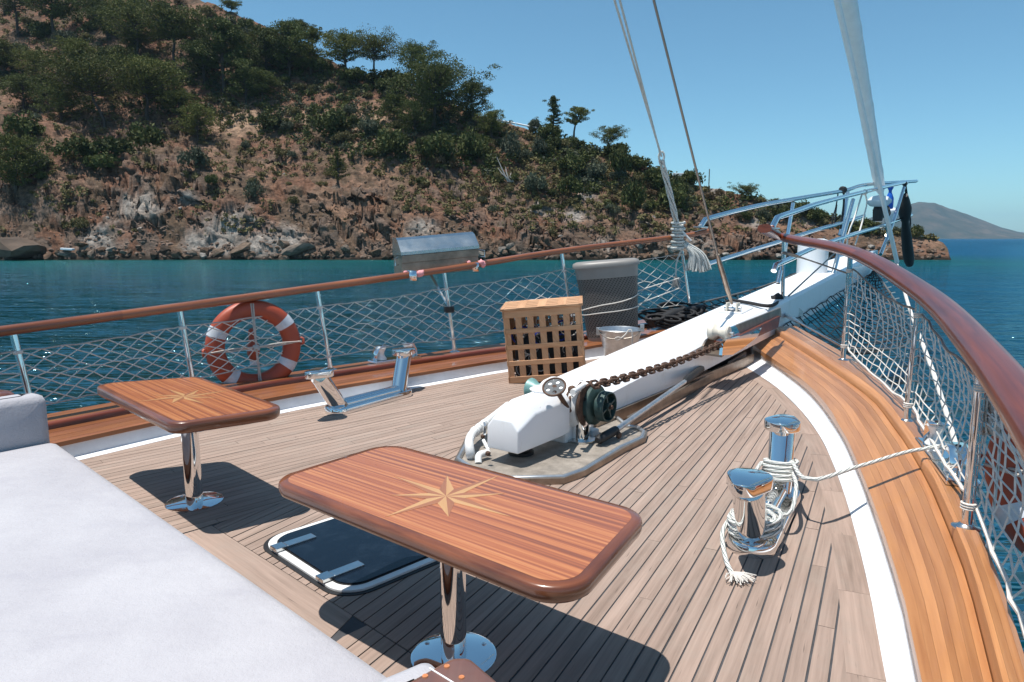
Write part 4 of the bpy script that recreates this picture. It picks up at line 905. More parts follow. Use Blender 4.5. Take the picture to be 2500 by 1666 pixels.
MB().tube(toprow, .006, 5).build('head_line', M['greycord'], net); MB().tube(botrow, .006, 5).build('foot_line', M['greycord'], net)
for k in range(1, len(PP)):
    for v in (.20, .83): c_ = PP[k][1].lerp(PP[k][0], v); ax = (PP[k][1] - PP[k][0]).normalized(); MB().lathe([(.026, -.012), (.031, -.008), (.031, .008), (.026, .012)], Matrix.Translation(c_) @ ax.to_track_quat('Z', 'Y').to_matrix().to_4x4(), 10, cap=False).build('lashing', M['cord'], net)
# netting along the starboard side: white square mesh
nodes = {}; ni = 0; SP = star_posts; NJ = 11; toprow, botrow = [], []
for k in range(0, len(SP) - 1):
    (a0, a1), (c0, c1) = SP[k], SP[k + 1]; n = 14; outw = V(((c0 - a0).y, -(c0 - a0).x, 0)).normalized()
    if outw.x < 0: outw = -outw
    for i in range(n + (1 if k == len(SP) - 2 else 0)):
        f = i / n
        if k == 0 and f < .93: continue
        b_ = a0.lerp(c0, f); t_ = a1.lerp(c1, f); sag = math.sin(math.pi * f)
        lean = math.sin(ni * .35) * .25
        for j in range(NJ + 1):
            w = j / NJ; f2 = min(1, max(0, f + (w - .5) * .10 * lean)); b2, t2 = a0.lerp(c0, f2), a1.lerp(c1, f2)
            v = .88 - (.76 - .05 * sag) * w + .03 * sag * (1 - w)
            p = t2.lerp(b2, v) + outw * (.035 + .07 * math.sin(math.pi * w) * sag) + V((q.gauss(0, .006), q.gauss(0, .006), q.gauss(0, .006)))
            nodes[(ni, j)] = p
        toprow.append(nodes[(ni, NJ)]); botrow.append(nodes[(ni, 0)]); ni += 1
net = thing('safety_net', 'white square mesh netting hung outside the starboard posts', 'netting', SP[2][0])
bm = MB(); seg_net(bm, nodes, ni, NJ + 1, False, .0048); bm.build('mesh', M['cord'], net)
T0 = SP[0][1].lerp(SP[0][0], .13); B0 = SP[0][1].lerp(SP[0][0], .84)
MB().tube(toprow, .0085, 6).build('head_line', M['wire'], net); MB().tube(botrow, .009, 6).build('foot_line', M['cord'], net)
for k in range(0, 4):
    ax = (SP[k][1] - SP[k][0]).normalized()
    for v in (.13, .86):
        c_ = SP[k][1].lerp(SP[k][0], v)
        MB().lathe([(.025, -.017), (.032, -.012), (.026, -.006), (.032, 0), (.026, .006), (.032, .012), (.025, .017)], Matrix.Translation(c_) @ ax.to_track_quat('Z', 'Y').to_matrix().to_4x4(), 10, cap=False).build('lashing', M['cord'], net)

# ------------------------------------------------------------ bowsprit, its rails and nets
bs = thing('bowsprit', 'long white box shaped bowsprit running out over the bow', 'bowsprit', B(0, 0, 0))
HW = .31
def bsec(t, drop, w=HW, taper=0): z = beamz(t); return [B(t, w, z - drop), B(t, w, z - .03), B(t, w - .03, z), B(t, -w + .03, z), B(t, -w, z - .03), B(t, -w, z - drop)]
rows = [bsec(-.25, .22), bsec(0, .24), bsec(2, .30), bsec(4, .36), bsec(6, .42), bsec(9, .40), bsec(10.6, .34, .28), bsec(11.1, .24, .22)]
MB().loft(rows, closed=True, caps=True).build('spar', M['spar'], bs, smooth=35)
MB().loft([[B(t, w, beamz(t) - a) for w, a in ((.2, .26), (.2, .0), (.0, .03), (-.2, .0), (-.2, .26))] for t in (11.1, 11.45)], closed=True, caps=True).build('end_fitting', M['steel'], bs, smooth=30)
MB().prism([B(8.9, .05), B(8.9, .31), B(9.3, .31), B(9.3, .05)], 0, .01)
wp = B(7.9, .31); bm = MB().lathe([(.24, -.5), (.24, .35), (.23, .40), (.16, .43)], Matrix.Translation(B(7.6, .12, beamz(7.6) + .12)), 24); bm.build('ventilator', M['white'], bs, smooth=40)
MB().bar(B(-.2, -.325, .03), B(3.4, -.325, .05), .03, .13).build('rubbing_strip', M['stained_steel'], bs)
# stay fitting
fp = onplane(1795, 768, B(0, 0), B(9, 0)); tt = (fp - BO).dot(BA); fz = beamz(tt)
pul = thing('pulpit', 'polished tube pulpit with double rails rising along the bowsprit', 'pulpit', B(5, 0, .5))
sA, sB = star_posts[0][0], B(11.3, -.2); pA, pB = port_posts[-1][0], B(11.3, .2)
def SPx(l): return [onplane(x, y, sA, sB) for x, y in l]
def PPx(l): return [onplane(x, y, pA, pB) for x, y in l]
def rt(pts, r, name='rail', mat='chrome', n=12): return MB().tube(resamp(pts, max(12, len(pts) * 6)), r, n).build(name, M[mat], pul, smooth=70)
def pipe(l): return rt(l, .036)
pipe(SPx([(1885, 556), (1887, 541), (1900, 531), (1950, 514), (2000, 497), (2105, 470), (2205, 447), (2238, 442)]))
pipe(PPx([(1711, 553), (1713, 541), (1726, 535), (1800, 515), (1865, 500), (1960, 483), (2060, 466), (2110, 452), (2180, 446), (2236, 443)]))
pipe(SPx([(1889, 662), (1886, 656), (1890, 650), (1935, 630), (1990, 605), (2085, 572), (2165, 548), (2225, 526)]))
pipe(PPx([(1715, 650), (1800, 623), (1905, 590), (1990, 563), (2060, 543), (2110, 527)]))
rt(SPx([(2004, 710), (2020, 703), (2028, 690), (2055, 590), (2083, 488)]), .036, 'post'); rt(SPx([(2150, 622), (2178, 550), (2207, 458)]), .036, 'post')
rt(PPx([(1902, 690), (1920, 590), (1936, 496)]), .034, 'post'); rt(PPx([(2050, 575), (2062, 520), (2070, 468)]), .034, 'post'); rt([onplane(1905, 662, sA, sB), onplane(1899, 692, sA, sB)], .03, 'post')
c_ = onplane(2004, 712, sA, sB); MB().bar(c_ + V((0, 0, -.11)), c_ + V((0, 0, .11)), .16, .05, BA).build('mount', M['steel'], pul, bevel=.008)
for l, f in ((SPx([(1885, 557)]), -1), (PPx([(1711, 554)]), 1)): MB().box(l[0] + V((0, 0, -.006)), (.26, .11, .02), Matrix.Rotation(-PHI + R(90), 3, 'Z')).build('mount', M['steel'], pul, bevel=.004)
# nets under the bowsprit
def bownet(label, W, t0, t1, side, n=24, m=9, sag=.25):
    g = thing('bow_net', label, 'netting', W[0]); nodes = {}; WL = resamp(W, n + 1)
    for i in range(n + 1):
        t_ = t0 + (t1 - t0) * i / n; inn = B(t_, side * (HW + .01), beamz(t_) - (.32 if side < 0 else .06))
        for j in range(m + 1):
            w = j / m; p = WL[i].lerp(inn, w) + V((q.gauss(0, .012), q.gauss(0, .012), -sag * math.sin(math.pi * w) * math.sin(math.pi * min(1, .15 + i / n)) + q.gauss(0, .012))); nodes[(i, j)] = p
    bm = MB(); seg_net(bm, nodes, n + 1, m + 1, False, .0075); bm.build('mesh', M['blackcord'], g)
    MB().tube(WL, .016, 6).build('edge_wire', M['wire'], g)
    for i in range(0, n, 2):
        bm = MB(); a = WL[i].lerp(WL[i + 1], .3); bm.tube([a + V((0, 0, .01)), a + V((.03, .02, -.07)), a + V((.10, .05, -.10)), a + V((.22, .12, -.09))], .009, 4)
        bm.build('lashing', M['cord'], g)
bownet('black net slung between the port bow and the bowsprit', [port_posts[-1][0] + V((.02, 0, .16)), B(7.2, .75, .66), B(9.8, .34, beamz(9.8) - .03)], 4.9, 9.7, 1, 22, 6, .2)
bownet('black net slung between the starboard bow and the bowsprit', [star_posts[0][0] + V((.5, -.6, -.22)), B(6.0, -1.6, .12), B(10.3, -.36, beamz(10.3) - .25)], 4.3, 10.2, -1, 30, 12, .3)
# port bow side: extra wire at the post foot
# ------------------------------------------------------------ anchor roller at the bow
ar = thing('anchor_roller', 'cream nylon anchor roller in a stained steel channel beside the bowsprit', 'roller', B(2.6, -.5, .2))
ax0, ax1 = onplane(1740, 815, B(0, -.36), B(5, -.36)), None
rc = onplane(1757, 812, B(0, -.47), B(5, -.47)); MR = Matrix.Translation(rc) @ (-BN).to_track_quat('Z', 'Y').to_matrix().to_4x4()
MB().lathe([(.03, -.105), (.072, -.105), (.080, -.09), (.080, -.05), (.055, -.022), (.046, 0), (.055, .022), (.072, .045), (.076, .08), (.064, .095), (.03, .095)], MR, 24).build('roller', M['cream'], ar, smooth=40)
MB().cyl(rc - BN * .14, rc + BN * .12, .018, 10).build('pin', M['steel'], ar)
def quadplate(px4, zs, th, name, mat, par, nrm=-BN):
    P4 = [onplane(x, y, B(0, zs), B(5, zs)) for x, y in px4]; return MB().hexa(P4, [p + nrm * -th for p in P4]).build(name, M[mat], par)
quadplate([(1797, 795), (1808, 817), (1908, 774), (1906, 752)], -.52, .02, 'side_plate', 'stained_steel', ar)
quadplate([(1784, 800), (1786, 826), (1808, 818), (1797, 795)], -.53, .02, 'cheek_plate', 'chrome', ar)
quadplate([(1772, 836), (1775, 856), (1900, 800), (1905, 772)], -.56, .12, 'wood_block', 'rail', ar)
# flared mouth of the channel
mo = [onplane(x, y, B(0, -.58), B(5, -.58)) for x, y in ((1763, 868), (1766, 840), (1775, 828), (1800, 824), (1830, 815), (1860, 800), (1850, 822), (1815, 850), (1790, 866))]
MB().add(mo + [p + BN * .03 for p in mo], [list(range(9)), list(range(9, 18))[::-1]] + [[i, (i + 1) % 9, 9 + (i + 1) % 9, 9 + i] for i in range(9)]).build('mouth_lip', M['chrome'], ar, smooth=40)
mo = [onplane(x, y, B(0, -.38), B(5, -.38)) for x, y in ((1716, 862), (1718, 845), (1726, 830), (1738, 822), (1760, 818), (1762, 850))]
MB().add(mo + [p + BN * .02 for p in mo], [list(range(6)), list(range(6, 12))[::-1]] + [[i, (i + 1) % 6, 6 + (i + 1) % 6, 6 + i] for i in range(6)]).build('mouth_lip', M['stained_steel'], ar, smooth=40)
fl4 = [onplane(1718, 862, B(0, -.38), B(5, -.38)), onplane(1763, 868, B(0, -.58), B(5, -.58)), onplane(1800, 835, B(0, -.56), B(5, -.56)), onplane(1765, 832, B(0, -.38), B(5, -.38))]
MB().hexa([p - V((0, 0, .02)) for p in fl4], fl4).build('channel_floor', M['stained_steel'], ar)
# black hollow block under the channel and the scuffed board along the bowsprit
b4 = [at(1726, 905, .0), at(1776, 903, .0), at(1832, 878, .0), at(1800, 868, .0)]
MB().hexa(b4, [V((p.x, p.y, .20)) for p in b4]).build('pedestal', M['black'], ar, bevel=.01)
lo_ = [at(1778, 908, 0), at(1815, 884, 0), at(1826, 866, 0)]
# ------------------------------------------------------------ coaming board, boathook
cb = thing('coaming_board', 'scuffed low board standing on edge along the windlass channel', 'board', at(1650, 965, 0))
a_, b_ = at(1533, 1045, 0), at(1779, 908, 0); MB().bar(a_ + V((0, 0, .045)), b_ + V((0, 0, .045)), .028, .09).build('board', M['stained_steel'], cb, bevel=.003)
c_ = at(1818, 886, 0); MB().bar(b_ + V((0, 0, .055)), c_ + V((0, 0, .075)), .03, .11).build('board_end', M['galv'], cb, bevel=.003)
bh = thing('boathook', 'scuffed aluminium pole with black grips lying beside the bowsprit', 'pole', at(1600, 990, .08))
h0, h1, h2, h3 = at(1458, 1076, .075), at(1503, 1051, .085), at(1672, 932, .17), at(1716, 898, .17)
MB().tube([h1, h2], .021, 12).build('shaft', M['alu'], bh, smooth=60); MB().tube([h0, h0.lerp(h1, .1), h1], [.02, .033, .033], 12).build('grip', M['black'], bh, smooth=60); MB().tube([h2, h2.lerp(h3, .1), h2.lerp(h3, .9), h3], [.024, .036, .034, .015], 12).build('head', M['black'], bh, smooth=60)
# ------------------------------------------------------------ tables
def lint(p, d, q_, e):
    k = d.x * e.y - d.y * e.x; t = ((q_.x - p.x) * e.y - (q_.y - p.y) * e.x) / k; return p + d * t
def inset(c, a):
    n = len(c); out = []; ctr = sum(c, V((0, 0, 0))) / n
    L = []
    for i in range(n):
        d = (c[(i + 1) % n] - c[i]).normalized(); nn = V((-d.y, d.x, 0)); nn = nn if (ctr - c[i]).dot(nn) > 0 else -nn; L.append((c[i] + nn * a, d))
    return [lint(*L[i - 1], *L[i]) for i in range(n)]
def rounded(c, r, seg=9):
    out = []; n = len(c)
    for i in range(n):
        p, a, b = c[i], c[i - 1], c[(i + 1) % n]; u, v = (a - p).normalized(), (b - p).normalized(); ang = u.angle(v); dd = r / math.tan(ang / 2)
        s, e = p + u * dd, p + v * dd; ctr = p + (u + v).normalized() * (r / math.sin(ang / 2)); s0, e0 = s - ctr, e - ctr; w = s0.angle(e0)
        for k in range(seg + 1):
            f = k / seg; out.append(ctr + (s0 * math.sin((1 - f) * w) + e0 * math.sin(f * w)) / math.sin(w))
    return out
def table(label, px, z, base, center, tips, rad, plab, th=.055):
    c = [fl(at(x, y, z)) for x, y in px]
    t = thing('pedestal_table', label, 'table', fl(at(*base)))
    prof = [(.05, -th), (.016, -th + .001), (.005, -th + .009), (.0, -th * .55), (.0, -th * .3), (.003, -.006), (.010, -.0008), (.036, .0)]
    rings = []
    for a, dz in prof: rings.append([p + V((0, 0, z + dz)) for p in rounded(inset(c, a), max(.02, rad - a))])
    n = len(rings[0]); per = [0.0]
    e = MB(); e.loft(rings, closed=True); e.f.append(list(range(n))[::-1])
    for i in range(len(rings)):
        L = 0
        for k in range(n):
            if k: L += (rings[0][k] - rings[0][k - 1]).length
            e.uv[i * n + k] = (L, i * .012)
    e.build('edge_band', M['edge'], t, smooth=50)
    g = ((c[1] - c[0]) if (c[1] - c[0]).length > (c[2] - c[1]).length else (c[2] - c[1])); g = fl(g)
    p_in = rounded(inset(c, .036), max(.02, rad - .036)); MB().prism(p_in, z - .004, z + .0006).build('table_top', M['table'], t, g=g)
    ctr = at(*center, z + .001); T = [at(x, y, z + .001) for x, y in tips]; T.sort(key=lambda p: math.atan2(p.y - ctr.y, p.x - ctr.x)); nt_ = len(T)
    ml = sum((p - ctr).length for p in T) / nt_; mid = []
    for i in range(nt_):
        a, b = T[i] - ctr, T[(i + 1) % nt_] - ctr; d = (a.normalized() + b.normalized()).normalized(); mid.append(ctr + d * ml * .29)
    for i in range(nt_):
        hgt = V((0, 0, .0012))
        for k, (m_, mt) in enumerate(((mid[i - 1], 'inlay_light'), (mid[i], 'inlay_dark'))):
            P3 = [ctr, m_, T[i]]; MB().add([p - hgt for p in P3] + [p + hgt * .3 for p in P3], [[0, 1, 2], [5, 4, 3], [0, 3, 4, 1], [1, 4, 5, 2], [2, 5, 3, 0]]).build('star_inlay', M[mt], t, g=T[i] - ctr)
    b = fl(at(*base)); MB().cyl(b, b + V((0, 0, z - th)), .045, 32).build('pedestal', M['chrome'], t, smooth=60)
    MB().lathe([(.15, 0), (.15, .006), (.142, .009), (.05, .012)], Matrix.Translation(b), 40).build('base_plate', M['chrome'], t, smooth=30)
    MB().lathe([(.10, -.012), (.10, 0)], Matrix.Translation(b + V((0, 0, z - th))), 20).build('top_plate', M['steel'], t)
    for k in range(3):
        a = k * 2.09 + .5; MB().lathe([(.010, 0), (.009, .003), (.004, .004)], Matrix.Translation(b + V((.118 * math.cos(a), .118 * math.sin(a), .008))), 10).build('screw', M['steel'], t)
    return t
table('large varnished table in the foreground over the deck hatch', [(649, 1171), (949, 1079), (1588, 1250), (1396, 1466)], .555, (1108, 1602), (1089, 1211.5),
      [(940, 1262.5), (1220.5, 1160.5), (1250, 1262.5), (961, 1162.6), (1091, 1161), (1095, 1262.5), (952.7, 1209.4), (1233, 1205)], .12, '')
table('smaller varnished table standing by the port netting beside the grey mattress', [(219.5, 937), (484.4, 918), (704, 995.4), (419, 1037)], .58, (475, 1226), (449, 968.6),
      [(330, 981.5), (571, 952), (411, 950.6), (500, 985.6), (374, 965), (534, 971), (486, 951.6), (420, 984.6)], .10, '', .06)
# ------------------------------------------------------------ deck hatch
hc = [at(631, 1320, .012), at(841, 1459, .012)]; hd = fl(hc[1] - hc[0]).normalized(); hn = V((-hd.y, hd.x, 0)); hw = (hc[1] - hc[0]).length; hl = .66
q4 = [fl(hc[0]), fl(hc[1]), fl(hc[1]) + hn * hl, fl(hc[0]) + hn * hl]
ht = thing('deck_hatch', 'flush smoked glass deck hatch with white frame under the large table', 'hatch', sum(q4, V((0, 0, 0))) / 4)
MB().prism(rounded(inset(q4, -.022), .15), .0, .004).build('sealant', M['black'], ht)
MB().prism(rounded(q4, .13), .0, .014).build('frame', M['pvc'], ht, bevel=.003)
MB().prism(rounded(inset(q4, .036), .105), .0, .017).build('gasket', M['black'], ht)
MB().prism(rounded(inset(q4, .042), .10), .0, .022).build('pane', M['glass'], ht, bevel=.002)
for f in (.22, .76):
    p = fl(hc[0]) + hd * hw * f + V((0, 0, .026)); rm = Matrix.Rotation(math.atan2(hn.y, hn.x), 3, 'Z')
    h = MB().box(p + hn * .125, (.15, .052, .012), rm).build('hinge', M['steel'], ht, bevel=.003); MB().box(p + hn * .02, (.06, .06, .018), rm).build('hinge_leaf', M['steel'], h, bevel=.003)
# ------------------------------------------------------------ mooring bollards
def bollard(label, b1, b2, c1, c2, zc=.345):
    B1, B2, C1, C2 = at(*b1, .035), at(*b2, .035), at(*c1, zc + .01), at(*c2, zc + .01); d = fl(B2 - B1).normalized(); n = V((-d.y, d.x, 0))
    t = thing('mooring_bollard', label, 'bollard', fl((B1 + B2) / 2)); L = (B2 - B1).length / 2 + .135; m_ = fl((B1 + B2) / 2); w = .115
    rt_ = lambda L, w: [m_ + d * ((L - w) * s + w * math.cos(a)) + n * w * math.sin(a) for s, a in [(1, -math.pi / 2 + math.pi * k / 10) for k in range(11)] + [(-1, math.pi / 2 + math.pi * k / 10) for k in range(11)]]
    bm = MB(); bm.loft([[p + V((0, 0, z)) for p in rt_(L - a, w - a)] for a, z in ((0.0, 0), (0, .045), (.006, .055), (.02, .058), (.04, .056))], closed=True, caps=True); bm.build('base_plate', M['chrome'], t, smooth=40)
    MB().tube([B1 + V((0, 0, .02)), B2 + V((0, 0, .02))], .052, 20).build('cross_bar', M['chrome'], t, smooth=60)
    for s, Bp, Cp in ((-1, B1, C1), (1, B2, C2)):
        MB().tube([V((Bp.x, Bp.y, .03)), V((Cp.x, Cp.y, zc))], .070, 28).build('post', M['chrome'], t, smooth=60)
        egg = [V((Cp.x, Cp.y, 0)) + d * s * (-.03 + .092 * math.cos(a)) + n * .098 * math.sin(a) for a in [R(75 + 210 * k / 14) for k in range(15)]] + [V((Cp.x, Cp.y, 0)) + d * s * (.080 + .05 * math.cos(a)) + n * .055 * math.sin(a) for a in [R(-75 + 150 * k / 8) for k in range(9)]]
        MB().prism(egg, zc, zc + .056).build('cap', M['chrome'], t, smooth=40, bevel=.006, seg=3)
    return t, B1, B2, d, n
bollard('pair of leaning polished mooring posts on the port side deck with no rope', (831, 995), (972, 958), (779, 917), (987, 863), .35)
BS, B1, B2, bd, bn = bollard('pair of polished mooring posts on the starboard deck wound with flecked rope', (1838, 1318), (1900, 1207), (1826, 1188), (1911, 1042), .365)
# rope on the starboard bollard, its frayed end, and the line to the fairlead
rp = thing('mooring_rope', 'white green flecked rope wound round the starboard bollard and led to the fairlead', 'rope', fl(B1))
def coil(c, r0, z0, z1, turns, jit, seed, ax=V((0, 0, 1)), a0=0, lean=V((0, 0, 0))):
    q = random.Random(seed); n = int(turns * 16); pts = []; ph = q.random() * 6
    for i in range(n + 1):
        f = i / n; a = a0 + 2 * math.pi * turns * f; rr_ = r0 + jit * (.5 + .5 * math.sin(3.1 * f * turns + ph)); z = z0 + (z1 - z0) * f
        pts.append(V((c.x, c.y, z + .012 * math.sin(a + ph))) + lean * (z - z0) + V((rr_ * math.cos(a), rr_ * math.sin(a), 0)))
    return pts
MB().tube(coil(fl(B1), .088, .078, .165, 6.2, .034, 3), .0105, 8).build('coil', M['fleck'], rp, smooth=70)
ln2 = (at(1911, 1042, .36) - B2) / .33; ln2.z = 0
cpts = coil(fl(B2), .083, .12, .215, 5.1, .014, 5, lean=ln2); MB().tube(cpts, .0105, 8).build('coil', M['fleck'], rp, smooth=70)
fe = at(2246, 1098, .255); MB().tube(resamp([cpts[-1], at(1975, 1172, .24), at(2100, 1138, .25), fe, fe + V((.25, .05, -.05)), fe + V((.6, .3, -.7))], 30), .0108, 8).build('standing_part', M['fleck'], rp, smooth=70)
MB().tube(resamp([fl(B1) + bd * .05 + bn * .08 + V((0, 0, .16)), B1.lerp(B2, .4) + bn * .13 + V((0, 0, .10)), fl(B2) + bn * .10 + V((0, 0, .20))], 16), .0105, 8).build('crossing', M['fleck'], rp, smooth=70)
MB().tube(resamp([fl(B1) - bn * .09 + V((0, 0, .14)), at(1905, 1258, .10), at(1932, 1250, .12), at(1944, 1190, .2), fl(B2) - bn * .07 + V((0, 0, .17))], 22), .0105, 8).build('crossing', M['fleck'], rp, smooth=70)
e0 = at(1788, 1402, .02); MB().tube(resamp([fl(B1) + bn * .10 + V((0, 0, .16)), at(1790, 1255, .13), at(1764, 1300, .07), at(1772, 1365, .015), e0], 24), .0108, 8).build('tail', M['fleck'], rp, smooth=70)
q = random.Random(4); bm = MB()
for i in range(70):
    a = R(-62) + q.gauss(0, .55); l = q.uniform(.06, .13); e = e0 + V((math.cos(a) * l * .8, math.sin(a) * l * .65, -.008 + q.uniform(0, .012))); bm.tube([e0 + V((q.gauss(0, .006), q.gauss(0, .006), q.uniform(-.006, .010))), e0.lerp(e, .5) + V((q.gauss(0, .006), q.gauss(0, .006), .010)), e], .0022, 4, cap=False)
bm.build('frayed_end', M['cord'], rp)
# ------------------------------------------------------------ fairleads
def fairlead(label, p0, p1, big):
    d = fl(p1 - p0).normalized(); n = V((-d.y, d.x, 0)); L = (p1 - p0).length; z = p0.z; t = thing('fairlead', label, 'fairlead', p0.lerp(p1, .5)); rm = Matrix.Rotation(math.atan2(d.y, d.x), 3, 'Z')
    MB().box(p0.lerp(p1, .5) + V((0, 0, .012)), (L, .16, .028), rm).build('base_plate', M['chrome'], t, bevel=.006); MB().box(p0.lerp(p1, .5) + n * .075 * (1 if big else -1) + V((0, 0, -.018)), (L, .02, .07), rm).build('skirt', M['steel'], t, bevel=.004)
    for f in (.2, .8):
        c_ = p0.lerp(p1, f); MB().lathe([(.055, .028), (.058, .036), (.036, .07), (.033, .09), (.036, .11), (.056, .145), (.052, .155)], Matrix.Translation(c_), 22).build('roller', M['pvc'], t, smooth=50)
        MB().cyl(c_, c_ + V((0, 0, .175)), .014, 10).build('pin', M['black'], t)
        s = 1 if f > .5 else -1
        ck = MB().loft([[c_ + d * s * a + n * b + V((0, 0, z_)) for b in (-.05, .05)] for a, z_ in ((.085, .026), (.078, .10), (.04, .165), (-.07, .172))])
        o = ck.build('cheek', M['chrome'], t, smooth=60, fix=True); mod = o.modifiers.new('thickness', 'SOLIDIFY'); mod.thickness = .007
    return t
f0, f1 = onwall(908, 905), onwall(1018, 886); f0.z = f1.z = .19; fairlead('twin roller fairlead on the port cap rail behind the bare bollard', f0, f1, False)
fairlead('twin roller fairlead on the starboard cap rail guiding the mooring rope', at(2268, 1078, .20), at(2352, 1190, .19), True)
# ------------------------------------------------------------ windlass
WT = lambda x, y, z: at(x, y, z)
wl = thing('windlass', 'anchor windlass with white chamfered cover and teal drums in the middle of the foredeck', 'windlass', at(1380, 1060, .03))
pl = [(1119, 1125), (1150, 1065), (1215, 1010), (1330, 975), (1480, 1000), (1532, 1044), (1556, 1046), (1572, 1058), (1566, 1072), (1513, 1096), (1425, 1150), (1375, 1168), (1288, 1170), (1190, 1172)]
plw = [fl(at(x, y, .03)) for x, y in pl]
dp = thing('deck_plate', 'stained metal deck plate with a raised rim carrying the windlass', 'plate', fl(at(1380, 1100)))
MB().prism(plw, .001, .03).build('plate', M['plate'], dp)
MB().tube([p + V((0, 0, .036)) for p in plw], .018, 8, closed=True).build('rim', M['galv'], dp, smooth=60)
MB().loft([[p + V((0, 0, z)) for p in [c_ + (c_ - sum(plw, V((0, 0, 0))) / len(plw)).normalized() * a for c_ in plw]] for a, z in ((.028, .0), (.03, .04), (.012, .045))], closed=True).build('edge_strip', M['stained_steel'], dp, smooth=40)
# cover: chamfered box along the boat's axis
c0 = at(1226, 1098, .13); W_ = .25; ax = BA; sx = -BN
def CV(t, o, z): return V((c0.x, c0.y, 0)) + ax * t + sx * o + V((0, 0, z))
def csec(t, z0, z1, ins, chz): w = W_ / 2; z1 = .12 + (z1 - .12) * .80; return [CV(t, -w, z0), CV(t, -w, z1 - chz), CV(t, -w + ins, z1), CV(t, w - ins, z1), CV(t, w, z1 - chz), CV(t, w, z0)]
MB().loft([csec(0, .12, .375, .05, .06), csec(.19, .12, .485, .055, .07), csec(.50, .12, .50, .055, .07), csec(.60, .13, .50, .055, .07)], closed=True, caps=True).build('cover', M['spar'], wl, smooth=25, bevel=.012, seg=3)
hb = CV(.80, -.04, 0)
hs = MB().lathe([(.15, -.17), (.17, -.13), (.17, .13), (.15, .17)], Matrix.Translation(hb + V((0, 0, .28))) @ sx.to_track_quat('Z', 'Y').to_matrix().to_4x4(), 28); hs.build('gear_case', M['dirty_white'], wl, smooth=40)
MB().box(hb + V((0, 0, .09)), (.34, .22, .14), Matrix.Rotation(math.atan2(ax.y, ax.x), 3, 'Z')).build('foot', M['dirty_white'], wl, bevel=.02)
for a in (.13,): MB().box(hb + sx * .13 + ax * a + V((0, 0, .05)), (.10, .10, .05), Matrix.Rotation(math.atan2(ax.y, ax.x), 3, 'Z')).build('mounting_lug', M['dirty_white'], wl, bevel=.012)
MB().lathe([(.10, 0), (.105, .012), (.06, .03), (.0, .032)], Matrix.Translation(CV(.50, -.02, .422)), 20).build('inspection_lid', M['white'], wl, smooth=50)
MD = lambda c, dirv: Matrix.Translation(c) @ V(dirv).to_track_quat('Z', 'Y').to_matrix().to_4x4()
g0 = at(1414, 985, .29)                      # chain wheel
MB().cyl(hb + V((0, 0, .28)), g0 + sx * .12, .035, 14).build('shaft', M['rust'], wl)
MB().lathe([(.145, -.095), (.155, -.085), (.125, -.055), (.10, -.015), (.10, .015), (.125, .05), (.155, .075), (.145, .085)], MD(g0, sx), 28).build('chain_wheel', M['rust'], wl, smooth=40)
MB().lathe([(.10, -.165), (.150, -.155), (.160, -.14), (.160, -.115), (.15, -.10)], MD(g0, sx), 28).build('brake_drum', M['dirty_white'], wl, smooth=40)
d0 = at(1450, 988, .285)
MB().lathe([(.125, -.03), (.142, -.022), (.142, .022), (.130, .032), (.075, .04), (.072, .06)], MD(d0, sx), 36).build('warping_drum', M['teal'], wl, smooth=40)
dr = MB().lathe([(.06, .055), (.100, .058), (.108, .066), (.106, .125), (.096, .128), (.093, .08), (.03, .076)], MD(d0, sx), 36, cap=False).build('drum_cup', M['teal'], wl, smooth=40)
for k in range(4):
    a = k * math.pi / 2 + .4; u_ = V((0, 0, 1)) * math.sin(a) + ax * math.cos(a); MB().bar(d0 + sx * .098, d0 + sx * .098 + u_ * .094, .045, .012, u_.cross(sx)).build('spoke', M['teal'], dr)
MB().cyl(d0 + sx * .07, d0 + sx * .128, .030, 14).build('hub', M['teal'], dr); MB().cyl(d0 + sx * .125, d0 + sx * .15, .016, 6).build('nut', M['rust'], dr)
for k in range(7): a = k * .9; u_ = V((0, 0, 1)) * math.sin(a) + ax * math.cos(a); MB().cyl(d0 + u_ * .1425, d0 + u_ * .138, .013, 10).build('bar_hole', M['black'], wl)
p_ = at(1296, 950, .28); MB().lathe([(.05, -.30), (.055, -.06), (.085, -.015), (.088, 0), (.082, .010), (.03, .012)], MD(p_, -sx), 28).build('port_drum', M['palteal'], wl, smooth=40)
# brake hand wheel on a rusty stem
w0, w1 = at(1353, 945, .50), at(1390, 1003, .27); wa = (w0 - w1).normalized(); up_ = (wa * .65 + V((-.1, -.35, .75))).normalized(); MW = MD(w0, up_)
bm = MB(); rim_n = 24; R1, R2 = .118, .045
ringp = lambda r, n, z, a0=0: [MW @ V((r * math.cos(2 * math.pi * k / n + a0), r * math.sin(2 * math.pi * k / n + a0), z)) for k in range(n)]
MB().tube(ringp(.074, 28, 0), .007, 8, closed=True).build('hand_wheel_rim', M['rust'], wl, smooth=60)
# pierced disc: six sectors each a ring round a hole
bm = MB(); NS = 5
for s in range(NS):
    a0 = 2 * math.pi * s / NS; hc_ = V((.044 * math.cos(a0), .044 * math.sin(a0), 0)); n = 16; inner_, outer_ = [], []
    for k in range(n):
        b = 2 * math.pi * k / n; inner_.append(hc_ + V((.014 * math.cos(b + a0), .014 * math.sin(b + a0), 0)))
        dirv = V((math.cos(b + a0), math.sin(b + a0), 0)); t_ = .2
        # march outward until leaving the sector wedge or rim
        r_ = .014
        while r_ < .08:
            pt = hc_ + dirv * r_; an = (math.atan2(pt.y, pt.x) - a0 + math.pi) % (2 * math.pi) - math.pi
            if abs(an) > math.pi / NS or pt.length > .073 or pt.length < .004: break
            r_ += .001
        outer_.append(hc_ + dirv * r_)
    vs_ = [MW @ p for p in inner_ + outer_]; bm.add(vs_, [[k, (k + 1) % n, n + (k + 1) % n, n + k] for k in range(n)])
